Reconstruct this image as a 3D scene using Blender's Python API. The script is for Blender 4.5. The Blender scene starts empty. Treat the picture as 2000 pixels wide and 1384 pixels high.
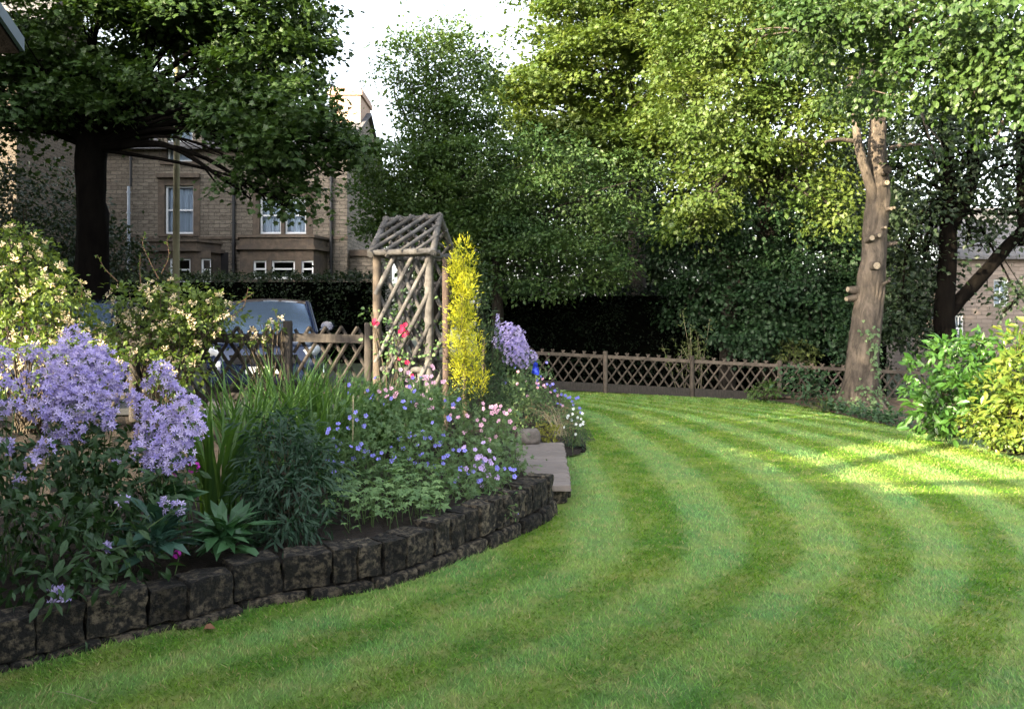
import bpy, bmesh, math, random
import numpy as np
from mathutils import Vector, Matrix, noise, kdtree

random.seed(11)
R = np.random.default_rng(11)
C = bpy.context.scene.collection
PI = math.pi
F, CX, HY, H = 1570.0, 1000.0, 625.0, 1.6       # photo focal length in photo pixels, principal column, horizon row, eye height


def P(px, py, d):
    return np.array([(px - CX) / F * d, d, H + (HY - py) / F * d])


def gz(x, y=0.0):
    u = np.asarray(x, float) - 1.5
    return -0.045 * 0.5 * (u + np.sqrt(u * u + 0.5))


def ground(px, py):
    d = 5.0
    for _ in range(60):
        z = float(gz((px - CX) / F * d))
        d = 0.5 * d + 0.5 * (H - z) * F / max(py - HY, 1.0)
    return np.array([(px - CX) / F * d, d, float(gz((px - CX) / F * d))])


def unit(a):
    a = np.asarray(a, float)
    return a / np.maximum(np.linalg.norm(a, axis=-1, keepdims=True), 1e-9)


# ------------------------------------------------------------------ mesh building
class MB:
    def __init__(s):
        s.v, s.f, s.n = [], [], 0

    def add(s, v, f, rnd=None, mi=0):
        v = np.asarray(v, np.float32).reshape(-1, 3)
        f = np.asarray(f, np.int32)
        if rnd is None:
            rnd = np.full(len(f), random.random())
        rnd = np.broadcast_to(np.asarray(rnd, np.float32), (len(f),))
        s.v.append(v)
        s.f.append((f + s.n, rnd, mi))
        s.n += len(v)
        return s

    def mesh(s, name, mats, origin=(0, 0, 0), smooth=False, extra=None):
        me = bpy.data.meshes.new(name)
        v = np.concatenate(s.v) - np.asarray(origin, np.float32)
        loops = np.concatenate([f.ravel() for f, _, _ in s.f])
        tot = np.concatenate([np.full(len(f), f.shape[1], np.int32) for f, _, _ in s.f])
        start = np.concatenate([[0], np.cumsum(tot)[:-1]]).astype(np.int32)
        rnd = np.concatenate([r for _, r, _ in s.f])
        mi = np.concatenate([np.full(len(f), m, np.int32) for f, _, m in s.f])
        me.vertices.add(len(v)); me.vertices.foreach_set('co', v.ravel())
        me.loops.add(len(loops)); me.loops.foreach_set('vertex_index', loops)
        me.polygons.add(len(tot)); me.polygons.foreach_set('loop_start', start); me.polygons.foreach_set('loop_total', tot)
        me.polygons.foreach_set('material_index', mi)
        me.polygons.foreach_set('use_smooth', np.full(len(tot), bool(smooth)))
        me.update(calc_edges=True)
        a = me.attributes.new('rnd', 'FLOAT', 'FACE'); a.data.foreach_set('value', rnd.astype(np.float32))
        if extra:
            for k, (dom, val) in extra.items():
                a = me.attributes.new(k, 'FLOAT', dom); a.data.foreach_set('value', np.asarray(val, np.float32))
        for m in (mats if isinstance(mats, (list, tuple)) else [mats]):
            me.materials.append(m)
        return me


def tag(o, label=None, cat=None, group=None, kind=None):
    if label: o['label'] = label
    if cat: o['category'] = cat
    if group: o['group'] = group
    if kind: o['kind'] = kind
    return o


def thing(name, label, cat, loc, group=None):
    o = bpy.data.objects.new(name, None); C.objects.link(o)
    o.empty_display_size = 0.1
    o.location = [float(q) for q in loc]
    o['_o'] = [float(q) for q in loc]
    return tag(o, label, cat, group)


def part(name, mb, mats, parent, smooth=False, label=None, extra=None):
    """one mesh object, vertices given in world coordinates"""
    org = list(parent['_o']) if parent is not None else (0, 0, 0)
    o = bpy.data.objects.new(name, mb.mesh(name, mats, org, smooth, extra)); C.objects.link(o)
    if parent is not None:
        o.parent = parent
        o['_o'] = org
    if label: o['label'] = label
    return o


def whole(name, label, cat, mb, mats, loc, group=None, smooth=False):
    o = bpy.data.objects.new(name, mb.mesh(name, mats, loc, smooth)); C.objects.link(o)
    o.location = [float(q) for q in loc]
    return tag(o, label, cat, group)


def struct(name, mb, mats, kind='structure', smooth=False, extra=None):
    o = bpy.data.objects.new(name, mb.mesh(name, mats, (0, 0, 0), smooth, extra)); C.objects.link(o)
    o['kind'] = kind
    return o


def box(mb, x0, x1, y0, y1, z0, z1, rnd=None, mi=0):
    v = [(x0, y0, z0), (x1, y0, z0), (x1, y1, z0), (x0, y1, z0), (x0, y0, z1), (x1, y0, z1), (x1, y1, z1), (x0, y1, z1)]
    f = [(0, 3, 2, 1), (4, 5, 6, 7), (0, 1, 5, 4), (1, 2, 6, 5), (2, 3, 7, 6), (3, 0, 4, 7)]
    mb.add(v, f, rnd, mi)


def tube(mb, pts, rad, sides=8, rnd=None, mi=0, cap=True, wob=0.0, flat=1.0):
    pts = np.asarray(pts, float); n = len(pts)
    rad = np.atleast_1d(np.asarray(rad, float)); rad = np.interp(np.linspace(0, 1, n), np.linspace(0, 1, len(rad)), rad)
    t = np.gradient(pts, axis=0); t = unit(t)
    ref = np.array([0, 0, 1.0]) if abs(t[:, 2]).mean() < 0.8 else np.array([1.0, 0, 0])
    a = unit(np.cross(t, ref)); b = np.cross(t, a)
    ang = np.linspace(0, 2 * PI, sides, endpoint=False)
    r = rad[:, None] * (1 + wob * R.normal(size=(n, sides)))
    v = pts[:, None] + r[..., None] * (np.cos(ang)[None, :, None] * a[:, None] + flat * np.sin(ang)[None, :, None] * b[:, None])
    i = np.arange(n - 1)[:, None] * sides; j = np.arange(sides)[None]; k = (j + 1) % sides
    f = np.stack([i + j, i + k, i + sides + k, i + sides + j], -1).reshape(-1, 4)
    r0 = random.random() if rnd is None else rnd
    base = mb.n
    mb.add(v.reshape(-1, 3), f, r0, mi)
    if cap:
        for ring, c in ((0, pts[0]), (n - 1, pts[-1])):
            idx = np.arange(sides) + ring * sides
            vv = np.concatenate([v.reshape(-1, 3)[idx], c[None]])
            q = np.arange(sides)
            ff = np.stack([q, (q + 1) % sides, np.full(sides, sides)], -1)
            if ring == 0: ff = ff[:, ::-1]
            mb.add(vv, ff, r0, mi)


def knob(mb, path, rr, sides):
    """a bark-covered stem: vertical ridges, swellings and knots"""
    path = np.asarray(path); n = len(path); ang = np.linspace(0, 2 * PI, sides, endpoint=False)
    V = []
    for i in range(n):
        z = path[i, 2]
        for a in ang:
            c, s = math.cos(a), math.sin(a)
            rd = abs(noise.noise(Vector((c * 5.5, s * 5.5, z * 1.6)))) * -.24 + noise.noise(Vector((c * 1.6, s * 1.6, z * 1.1 + 7))) * .13 + noise.noise(Vector((c * 12, s * 12, z * 5))) * .05
            r = rr[i] * (1.05 + rd)
            V.append((path[i, 0] + c * r, path[i, 1] + s * r, z))
    i = np.arange(n - 1)[:, None] * sides; j = np.arange(sides)[None]; k = (j + 1) % sides
    mb.add(V, np.stack([i + j, i + k, i + sides + k, i + sides + j], -1).reshape(-1, 4), .5)


def smooth_path(pts, n):
    pts = np.asarray(pts, float)
    p = np.concatenate([2 * pts[:1] - pts[1:2], pts, 2 * pts[-1:] - pts[-2:-1]])
    m = len(pts) - 1
    out = []
    for u in np.linspace(0, m - 1e-6, n):
        i = int(u); t = u - i
        a, b, c, d = p[i], p[i + 1], p[i + 2], p[i + 3]
        out.append(0.5 * (2 * b + (c - a) * t + (2 * a - 5 * b + 4 * c - d) * t * t + (3 * b - a - 3 * c + d) * t ** 3))
    return np.array(out)


# ------------------------------------------------------------------ leaf shapes: along +Y, facing +Z, unit length
def T(v, f): return (np.array(v, float), np.array(f))


def tpl_diamond(w): return T([(0, 0, 0), (w / 2, .45, .1 * w), (0, 1, -.05), (-w / 2, .45, .1 * w)], [(0, 1, 2), (0, 2, 3)])


def tpl_oval(w, fold=.12, droop=.12):
    return T([(0, 0, 0), (w * .38, .25, fold * w), (w * .5, .6, fold * w - droop * .3), (0, 1, -droop), (-w * .5, .6, fold * w - droop * .3), (-w * .38, .25, fold * w), (0, .5, 0)],
             [(0, 1, 2, 6), (6, 2, 3, 3), (0, 6, 4, 5), (6, 3, 4, 4)][:0] or [(0, 1, 6), (1, 2, 6), (2, 3, 6), (0, 6, 5), (5, 6, 4), (4, 6, 3)])


def tpl_palm(lobes=5, deep=.5):
    v, n = [(0, 0.42, 0)], lobes * 2 + 1
    for i in range(n):
        a = -PI * .92 + i * (2 * PI * .92) / (n - 1)
        r = (.58 if i % 2 else .58 * deep) * (1.0 - .18 * abs(a) / PI)
        v.append((math.sin(a) * r, .42 + math.cos(a) * r, .05 if i % 2 == 0 else -.06))
    f = [(0, i + 1, i) for i in range(1, n)] 
    return T(v, f)


def tpl_maple():
    out = [(0, 0), (.22, .12), (.5, .1), (.36, .36), (.52, .62), (.26, .62), (0, 1.0), (-.26, .62), (-.52, .62), (-.36, .36), (-.5, .1), (-.22, .12)]
    v = [(0, .4, .03)] + [(x, y, -.08 * abs(x) - .06 * y) for x, y in out]
    n = len(out)
    return T(v, [(0, 1 + i, 1 + (i + 1) % n) for i in range(n)][::-1])


def tpl_star(n=5, w=.42, cup=.35):
    """a five-petalled pointed flower, facing +Z, radius 1"""
    v, f = [], []
    for i in range(n):
        a = 2 * PI * i / n; c, s = math.cos(a), math.sin(a)
        q = [(0, 0, 0), (.5, -w / 2, cup * .55), (1, 0, cup * .8), (.5, w / 2, cup * .55)]
        k = len(v)
        v += [(x * c - y * s, x * s + y * c, z) for x, y, z in q]
        f += [(k, k + 1, k + 2), (k, k + 2, k + 3)]
    return T(v, f)


def tpl_round(n=5, w=.95, cup=.3):
    v, f = [], []
    for i in range(n):
        a = 2 * PI * i / n; c, s = math.cos(a), math.sin(a)
        q = [(.06, 0, 0), (.55, -w * .42, cup * .6), (.92, -w * .3, cup), (1, 0, cup * .9), (.92, w * .3, cup), (.55, w * .42, cup * .6)]
        k = len(v)
        v += [(x * c - y * s, x * s + y * c, z) for x, y, z in q]
        f += [(k, k + 1, k + 2), (k, k + 2, k + 3), (k, k + 3, k + 4), (k, k + 4, k + 5)]
    return T(v, f)


def scatter(mb, tpl, pos, d, nrm, scale, rnd=None, mi=0, wide=None):
    tv, tf = tpl
    pos = np.asarray(pos, float); N = len(pos)
    if N == 0: return
    y = unit(d); x = unit(np.cross(y, nrm)); z = np.cross(x, y)
    sc = np.broadcast_to(np.asarray(scale, float), (N,))[:, None, None]
    V = pos[:, None] + sc * (tv[None, :, 0:1] * x[:, None] + tv[None, :, 1:2] * y[:, None] + tv[None, :, 2:3] * z[:, None])
    Fc = (tf[None] + (np.arange(N) * len(tv))[:, None, None]).reshape(-1, tf.shape[1])
    if rnd is None: rnd = R.random(N)
    mb.add(V.reshape(-1, 3), Fc, np.repeat(rnd, len(tf)), mi)


def rdir(n):
    return unit(R.normal(size=(n, 3)))


def spray(mb, tpl, centres, outward, k, sr, size, up=.6, droop=.3, flat=.3, jit=.5, mi=0, rbase=None):
    """k leaves round every centre, layered like the twig ends of a tree"""
    M = len(centres)
    nrm = unit(np.array([0, 0, up]) + outward * .55 + R.normal(size=(M, 3)) * .3)
    off = R.normal(size=(M, k, 3)) * .62
    dn = (off * nrm[:, None]).sum(-1, keepdims=True)
    off = off - dn * nrm[:, None] * (1 - flat)
    srr = sr * (.65 + .7 * R.random((M, 1, 1)))
    pos = centres[:, None] + off * srr
    d = unit(off + outward[:, None] * .5 + R.normal(size=(M, k, 3)) * .5 + np.array([0, 0, -droop]))
    nn = nrm[:, None] + R.normal(size=(M, k, 3)) * jit
    rb = R.random((M, 1)) * .45 if rbase is None else rbase
    rnd = np.clip(rb + R.random((M, k)) * .55, 0, 1)
    s = size * (.45 + .8 * R.random(M * k))
    scatter(mb, tpl, pos.reshape(-1, 3), d.reshape(-1, 3), nn.reshape(-1, 3), s, rnd.ravel(), mi)


def crown(mb, lobes, tpl, size, dens=7.0, k=22, sr=.42, inner=.45, up=.6, droop=.3, flat=.3, jit=.5, stray=.06, blob=0.0):
    for (c, r, m) in lobes:
        c = np.asarray(c); r = np.asarray(r)
        area = 4 * PI * (((r[0] * r[1]) ** 1.6 + (r[0] * r[2]) ** 1.6 + (r[1] * r[2]) ** 1.6) / 3) ** (1 / 1.6)
        n = max(4, int(area * dens * m))
        if blob:
            # boughs: flattened masses of twigs with dark gaps between them
            nb = max(4, int(area / (PI * blob * blob) * 1.15 * min(1, m + .2)))
            ub = rdir(nb); cb = c + ub * r * (inner + (1.0 - inner) * R.random((nb, 1)) ** .5)
            sb = blob * R.uniform(.55, 1.25, nb); hue = R.random(nb) * .4
            w_ = R.integers(0, nb, n)
            u = rdir(n); u[:, 2] = np.abs(u[:, 2]) * .8 + u[:, 2] * .2
            off = u * (sb[w_] * (.45 + .6 * R.random(n)))[:, None] * np.array([1, 1, .55])
            spray(mb, tpl, cb[w_] + off, unit(ub[w_] / r * .5 + u * .6 + np.array([0, 0, .25])), k, sr, size, up, droop, flat, jit, rbase=hue[w_][:, None])
            n = max(3, int(n * .12))
        u = rdir(n)
        rr = inner + (1.04 - inner) * R.random(n) ** .6
        rr = np.where(R.random(n) < stray, 1.05 + .2 * R.random(n), rr)
        spray(mb, tpl, c + u * r * rr[:, None], unit(u / r), k, sr, size, up, droop, flat, jit)


def PL(rows):
    """crown lobes from (photo column, row, distance, half width px, half height px, half depth m[, density])"""
    out = []
    for q in rows:
        px, py, d, rx, ry, rd = q[:6]
        out.append((P(px, py, d), (rx / F * d, rd, ry / F * d), q[6] if len(q) > 6 else 1.0))
    return out


def limbs(mb, fork, r0, lobes, sub=5, mi=0):
    fork = np.asarray(fork, float)
    for (c, r, m) in lobes:
        c = np.asarray(c); mid = fork * .5 + c * .5 + np.array([0, 0, .12 * np.linalg.norm(c - fork)]) + R.normal(size=3) * .15
        path = smooth_path([fork, mid, c], 9)
        rr = r0 * (.35 + .3 * R.random())
        tube(mb, path, np.linspace(rr, rr * .3, 9), 6, mi=mi, cap=False, wob=.06)
        for _ in range(sub):
            i = random.randint(4, 8); e = c + rdir(1)[0] * np.asarray(r) * .95
            q = smooth_path([path[i], path[i] * .5 + e * .5 + R.normal(size=3) * .12, e], 6)
            tube(mb, q, np.linspace(rr * .3, .008, 6), 5, mi=mi, cap=False)


# ------------------------------------------------------------------ materials
def nmat(name):
    m = bpy.data.materials.new(name); m.use_nodes = True
    nt = m.node_tree; nt.nodes.clear()
    out = nt.nodes.new('ShaderNodeOutputMaterial')
    return m, nt, out


def nd(nt, typ, **kw):
    n = nt.nodes.new(typ)
    for k, v in kw.items():
        if k in n.inputs: n.inputs[k].default_value = v
        else: setattr(n, k, v)
    return n


def c4(c): return (c[0], c[1], c[2], 1.0)


def mixc(nt, fac, a, b, mode='MIX'):
    n = nt.nodes.new('ShaderNodeMix'); n.data_type = 'RGBA'; n.blend_type = mode; n.clamp_factor = True
    for idx, val in ((0, fac), (6, a), (7, b)):
        if hasattr(val, 'is_linked') or isinstance(val, bpy.types.NodeSocket): nt.links.new(val, n.inputs[idx])
        elif idx == 0: n.inputs[0].default_value = val
        else: n.inputs[idx].default_value = c4(val)
    return n.outputs[2]


def ramp(nt, sock, lo, hi):
    n = nt.nodes.new('ShaderNodeMapRange'); n.clamp = True
    n.inputs['From Min'].default_value = lo; n.inputs['From Max'].default_value = hi
    nt.links.new(sock, n.inputs['Value'])
    return n.outputs['Result']


def tex(nt, scale, detail=4.0, rough=.6, coord='Object', stretch=None, dist=0.0):
    tc = nt.nodes.new('ShaderNodeTexCoord')
    s = tc.outputs[coord]
    if stretch:
        mp = nt.nodes.new('ShaderNodeMapping'); mp.inputs['Scale'].default_value = stretch
        nt.links.new(s, mp.inputs['Vector']); s = mp.outputs['Vector']
    n = nd(nt, 'ShaderNodeTexNoise', Scale=scale, Detail=detail, Roughness=rough, Distortion=dist)
    nt.links.new(s, n.inputs['Vector'])
    return n.outputs['Fac']


def attr(nt, name):
    n = nt.nodes.new('ShaderNodeAttribute'); n.attribute_name = name
    return n.outputs['Fac']


def leaf_mat(name, c1, c2, trans=.35, rough=.5, spec=.35, clump=None, tcol=None, cscale=.9):
    m, nt, out = nmat(name)
    col = mixc(nt, attr(nt, 'rnd'), c1, c2)
    if clump:
        col = mixc(nt, ramp(nt, tex(nt, cscale, 2), .42, .68), col, clump)
    b = nd(nt, 'ShaderNodeBsdfPrincipled', Roughness=rough)
    b.inputs['Specular IOR Level'].default_value = spec
    nt.links.new(col, b.inputs['Base Color'])
    t = nt.nodes.new('ShaderNodeBsdfTranslucent')
    tc = mixc(nt, 1.0, col, tcol or (1.25, 1.25, .55), 'MULTIPLY')
    nt.links.new(tc, t.inputs['Color'])
    mx = nd(nt, 'ShaderNodeMixShader', Fac=trans)
    nt.links.new(b.outputs[0], mx.inputs[1]); nt.links.new(t.outputs[0], mx.inputs[2])
    nt.links.new(mx.outputs[0], out.inputs[0])
    return m


def solid(name, c1, c2, scale=8, rough=.8, bump=.0, bscale=None, stretch=None, spec=.3, c3=None, metal=0.0, thr=(.35, .65), use_rnd=0.0, bdist=.02):
    m, nt, out = nmat(name)
    n = tex(nt, scale, 6, .65, stretch=stretch)
    col = mixc(nt, ramp(nt, n, *thr), c1, c2)
    if c3:
        n3 = tex(nt, scale * .37, 5, .7, stretch=stretch, dist=.6)
        col = mixc(nt, ramp(nt, n3, .5, .62), col, c3)
    if use_rnd:
        dk = mixc(nt, attr(nt, 'rnd'), (1 - use_rnd,) * 3, (1 + use_rnd,) * 3)
        col = mixc(nt, 1.0, col, dk, 'MULTIPLY')
    b = nd(nt, 'ShaderNodeBsdfPrincipled', Roughness=rough, Metallic=metal)
    b.inputs['Specular IOR Level'].default_value = spec
    nt.links.new(col, b.inputs['Base Color'])
    if bump:
        bp = nd(nt, 'ShaderNodeBump', Strength=bump, Distance=bdist)
        nt.links.new(tex(nt, bscale or scale * 2, 8, .7, stretch=stretch), bp.inputs['Height'])
        nt.links.new(bp.outputs[0], b.inputs['Normal'])
    nt.links.new(b.outputs[0], out.inputs[0])
    return m


def brick_mat(name, c1, c2, mort, bw, bh, dirt=(.02, .018, .016), dirt_amt=(.52, .72), msize=.012, axis='xz'):
    m, nt, out = nmat(name)
    tc = nt.nodes.new('ShaderNodeTexCoord'); sp = nt.nodes.new('ShaderNodeSeparateXYZ'); cb = nt.nodes.new('ShaderNodeCombineXYZ')
    nt.links.new(tc.outputs['Object'], sp.inputs[0])
    ad = nd(nt, 'ShaderNodeMath', operation='ADD')
    nt.links.new(sp.outputs[0], ad.inputs[0]); nt.links.new(sp.outputs[1], ad.inputs[1])
    nt.links.new(ad.outputs[0], cb.inputs[0]); nt.links.new(sp.outputs[2], cb.inputs[1])
    wn = nd(nt, 'ShaderNodeTexNoise', Scale=3.0)
    nt.links.new(cb.outputs[0], wn.inputs['Vector'])
    wv = nd(nt, 'ShaderNodeVectorMath', operation='MULTIPLY_ADD')
    nt.links.new(wn.outputs['Color'], wv.inputs[0]); wv.inputs[1].default_value = (.03, .035, 0); nt.links.new(cb.outputs[0], wv.inputs[2])
    br = nd(nt, 'ShaderNodeTexBrick', Scale=1.0)
    br.inputs['Color1'].default_value = c4(c1); br.inputs['Color2'].default_value = c4(c2); br.inputs['Mortar'].default_value = c4(mort)
    br.inputs['Mortar Size'].default_value = msize; br.inputs['Brick Width'].default_value = bw; br.inputs['Row Height'].default_value = bh
    br.inputs['Mortar Smooth'].default_value = .3
    nt.links.new(wv.outputs[0], br.inputs['Vector'])
    col = mixc(nt, ramp(nt, tex(nt, 5, 5, .7, stretch=(1, 1, 3)), dirt_amt[0], dirt_amt[1]), br.outputs['Color'], dirt)
    col = mixc(nt, ramp(nt, tex(nt, 30, 4), .3, .75), col, mixc(nt, .35, col, (.3, .26, .2)))
    b = nd(nt, 'ShaderNodeBsdfPrincipled', Roughness=.9)
    b.inputs['Specular IOR Level'].default_value = .15
    nt.links.new(col, b.inputs['Base Color'])
    bp = nd(nt, 'ShaderNodeBump', Strength=.7, Distance=.03); bp.invert = True
    nt.links.new(br.outputs['Fac'], bp.inputs['Height']); nt.links.new(bp.outputs[0], b.inputs['Normal'])
    nt.links.new(b.outputs[0], out.inputs[0])
    return m


def glass_mat(name, tint=(.8, .9, 1), dark=.0):
    m, nt, out = nmat(name)
    g = nd(nt, 'ShaderNodeBsdfGlossy', Roughness=.02); g.inputs['Color'].default_value = (1, 1, 1, 1)
    t = nt.nodes.new('ShaderNodeBsdfTransparent'); t.inputs['Color'].default_value = c4([q * (1 - dark) for q in tint])
    fr = nd(nt, 'ShaderNodeFresnel', IOR=1.6)
    mx = nt.nodes.new('ShaderNodeMixShader')
    nt.links.new(fr.outputs[0], mx.inputs[0]); nt.links.new(t.outputs[0], mx.inputs[1]); nt.links.new(g.outputs[0], mx.inputs[2])
    nt.links.new(mx.outputs[0], out.inputs[0])
    return m


def plain(name, c, rough=.5, metal=0.0, spec=.4, coat=0.0):
    return_ = solid(name, c, [q * .82 for q in c], 14, rough, metal=metal, spec=spec)
    if coat:
        b = [n for n in return_.node_tree.nodes if n.type == 'BSDF_PRINCIPLED'][0]
        b.inputs['Coat Weight'].default_value = coat; b.inputs['Coat Roughness'].default_value = .04
    return return_


M = {}
M['bark_dark'] = solid('bark_dark', (.010, .008, .006), (.026, .021, .016), 9, .95, .8, 20, (1, 1, .3))
M['bark_black'] = solid('bark_black', (.0025, .002, .0018), (.006, .005, .004), 9, 1.0, .8, 20, (1, 1, .3), spec=.05)
M['bark_lime'] = solid('bark_lime', (.092, .074, .058), (.036, .029, .023), 11, .95, 1.0, 16, (1, 1, .4), c3=(.125, .10, .078), bdist=.04)
M['cut_wood'] = solid('cut_wood', (.27, .225, .165), (.16, .13, .095), 40, .9)
M['branch'] = solid('branch', (.09, .07, .045), (.05, .04, .028), 20, .9)
M['timber_grey'] = solid('timber_grey', (.085, .08, .077), (.042, .039, .038), 6, .9, .5, 30, (1, 1, 1), use_rnd=.3, c3=(.11, .105, .102))
M['timber_brown'] = solid('timber_brown', (.095, .076, .060), (.05, .039, .031), 7, .9, .5, 25, use_rnd=.25)
M['timber_dark'] = solid('timber_dark', (.045, .038, .033), (.022, .019, .017), 8, .9, .5, 25, (4, 4, 1), use_rnd=.25)
M['timber_post'] = solid('timber_post', (.075, .052, .043), (.04, .029, .025), 9, .9, .5, 30, (6, 6, .6))
M['stone_wall'] = solid('stone_wall', (.125, .10, .068), (.010, .009, .008), 26, .95, 1.0, 34, c3=(.014, .013, .010), thr=(.38, .54), use_rnd=.6, bdist=.04)
M['step'] = solid('step', (.21, .18, .165), (.15, .127, .118), 5, .9, .4, 60, (.6, 14, 1), c3=(.2, .165, .145), use_rnd=.12)
M['soil'] = solid('soil', (.035, .025, .018), (.015, .011, .009), 14, 1.0, 1.0, 30, bdist=.04)
M['soil_dry'] = solid('soil_dry', (.14, .10, .07), (.06, .042, .03), 10, 1.0, 1.0, 30, bdist=.03)
M['ground'] = solid('ground', (.05, .06, .03), (.035, .04, .022), 3, 1.0)
M['road'] = solid('road', (.06, .06, .06), (.045, .045, .047), 20, .9, .3)
M['house_stone'] = brick_mat('house_stone', (.195, .165, .135), (.115, .096, .078), (.045, .038, .033), .42, .145, dirt_amt=(.47, .68))
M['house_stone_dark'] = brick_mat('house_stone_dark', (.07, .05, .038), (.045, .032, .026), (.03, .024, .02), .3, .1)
M['house_stone_far'] = brick_mat('house_stone_far', (.23, .185, .165), (.17, .135, .12), (.13, .105, .095), .4, .15, dirt_amt=(.7, .95))
M['ashlar'] = solid('ashlar', (.13, .10, .075), (.075, .058, .045), 5, .9, .3, 20, c3=(.075, .06, .05))
M['chimney_brick'] = brick_mat('chimney_brick', (.46, .3, .22), (.38, .24, .17), (.42, .33, .27), .23, .085, dirt_amt=(.75, .98))
M['slate'] = brick_mat('slate', (.085, .09, .11), (.06, .062, .075), (.02, .02, .025), .3, .2, dirt_amt=(.6, .95), msize=.008)
M['white_paint'] = solid('white_paint', (.78, .79, .80), (.70, .71, .73), 10, .45)
M['curtain'] = solid('curtain', (.80, .81, .84), (.58, .59, .63), 1.2, .9, stretch=(12, 1, .2))
M['dark_room'] = solid('dark_room', (.012, .011, .012), (.02, .018, .018), 2, .9)
M['glass'] = glass_mat('glass')
M['pipe'] = plain('pipe', (.02, .02, .022), .5)
M['pipe_pale'] = plain('pipe_pale', (.32, .36, .42), .4)
M['gutter'] = plain('gutter', (.07, .09, .12), .5)
M['render_dark'] = solid('render_dark', (.03, .027, .025), (.02, .018, .017), 3, .9)
M['pole'] = solid('pole', (.26, .24, .15), (.15, .13, .08), 5, .9, .4, 12, (2, 2, .3))
M['car_paint'] = plain('car_paint', (.018, .03, .075), .22, .35, .5, 1.0)
M['car_dark'] = plain('car_dark', (.012, .012, .014), .5)
M['car_glass'] = plain('car_glass', (.27, .38, .55), .25, .8, 1.0)  # pale blue sky reflection put into the windscreen colour
M['car_side'] = plain('car_side', (.01, .012, .014), .04, 0, .6)
M['chrome'] = plain('chrome', (.75, .76, .78), .12, 1.0)
M['lamp_glass'] = plain('lamp_glass', (.5, .52, .55), .08, .2, .8)
M['plate'] = plain('plate', (.75, .75, .72), .4)
M['tyre'] = plain('tyre', (.015, .015, .015), .8)
M['litter'] = solid('litter', (.016, .011, .009), (.005, .004, .004), 20, 1.0, 1.0, 40, bdist=.03)
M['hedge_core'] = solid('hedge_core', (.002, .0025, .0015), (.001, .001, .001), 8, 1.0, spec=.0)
M['rock'] = solid('rock', (.2, .17, .15), (.1, .085, .075), 9, .95, .8, 20)
M['dead_leaf'] = plain('dead_leaf', (.16, .07, .035), .8)
M['twig'] = plain('twig', (.38, .32, .2), .8)

L = {}
L['maple'] = leaf_mat('leaf_maple', (.018, .044, .009), (.042, .078, .014), .25, clump=(.03, .06, .012))
L['tree_mid'] = leaf_mat('leaf_mid', (.035, .075, .018), (.085, .13, .028), .3, clump=(.05, .10, .022))
L['tree_dark'] = leaf_mat('leaf_dark', (.022, .05, .011), (.075, .12, .028), .25, spec=.3, clump=(.025, .06, .018))
L['sycamore'] = leaf_mat('leaf_sycamore', (.045, .085, .014), (.115, .145, .028), .38, clump=(.06, .10, .018))
L['lime'] = leaf_mat('leaf_lime', (.035, .07, .012), (.12, .15, .028), .36, clump=(.05, .09, .016))
L['lime_near'] = leaf_mat('leaf_lime_near', (.018, .045, .010), (.065, .105, .022), .30, clump=(.03, .065, .013))
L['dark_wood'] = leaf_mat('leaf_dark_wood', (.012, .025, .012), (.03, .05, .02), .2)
L['ivy_dark'] = leaf_mat('leaf_ivy_dark', (.008, .025, .009), (.022, .048, .016), .2, spec=.25)
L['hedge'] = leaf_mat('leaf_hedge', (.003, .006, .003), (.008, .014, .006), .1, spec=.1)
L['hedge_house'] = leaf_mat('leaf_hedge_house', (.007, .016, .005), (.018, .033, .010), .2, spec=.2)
L['honey'] = leaf_mat('leaf_honeysuckle', (.055, .105, .02), (.13, .175, .03), .35)
L['camp_leaf'] = leaf_mat('leaf_campanula', (.015, .042, .015), (.038, .08, .024), .25)
L['camp_flower'] = leaf_mat('petal_campanula', (.35, .285, .66), (.72, .61, .88), .3, .6, .2, tcol=(1, 1, 1))
L['sword'] = leaf_mat('leaf_sword', (.035, .09, .02), (.085, .17, .03), .3, spec=.4)
L['narrow'] = leaf_mat('leaf_narrow', (.011, .036, .018), (.028, .066, .032), .2)
L['rosette'] = leaf_mat('leaf_rosette', (.025, .075, .028), (.05, .12, .045), .2, .4, .5)
L['rosette2'] = leaf_mat('leaf_rosette_grey', (.025, .065, .045), (.045, .10, .07), .2, .4, .5)
L['lobed'] = leaf_mat('leaf_lobed', (.09, .17, .06), (.17, .27, .10), .3)
L['cranes'] = leaf_mat('leaf_cranesbill', (.055, .12, .045), (.13, .21, .085), .3)
L['airy'] = leaf_mat('leaf_airy', (.07, .135, .055), (.15, .22, .10), .3)
L['blue'] = leaf_mat('petal_blue', (.18, .18, .70), (.34, .31, .84), .3, .6, .2, tcol=(1, 1, 1))
L['deepblue'] = leaf_mat('petal_deep_blue', (.03, .05, .55), (.05, .10, .75), .3, .6, .2, tcol=(1, 1, 1))
L['pink'] = leaf_mat('petal_pink', (.72, .34, .52), (.85, .52, .64), .3, .6, .2, tcol=(1, 1, 1))
L['mauve'] = leaf_mat('petal_mauve', (.52, .36, .75), (.68, .5, .82), .3, .6, .2, tcol=(1, 1, 1))
L['magenta'] = leaf_mat('petal_magenta', (.5, .03, .42), (.6, .06, .5), .3, .6, .2, tcol=(1, 1, 1))
L['crimson'] = leaf_mat('petal_crimson', (.24, .006, .03), (.36, .015, .07), .3, .6, .2, tcol=(1, 1, 1))
L['cream'] = leaf_mat('petal_cream', (.78, .62, .32), (.85, .72, .58), .3, .6, .2, tcol=(1, 1, 1))
L['white'] = leaf_mat('petal_white', (.75, .78, .8), (.85, .85, .85), .3, .6, .2, tcol=(1, 1, 1))
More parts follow.
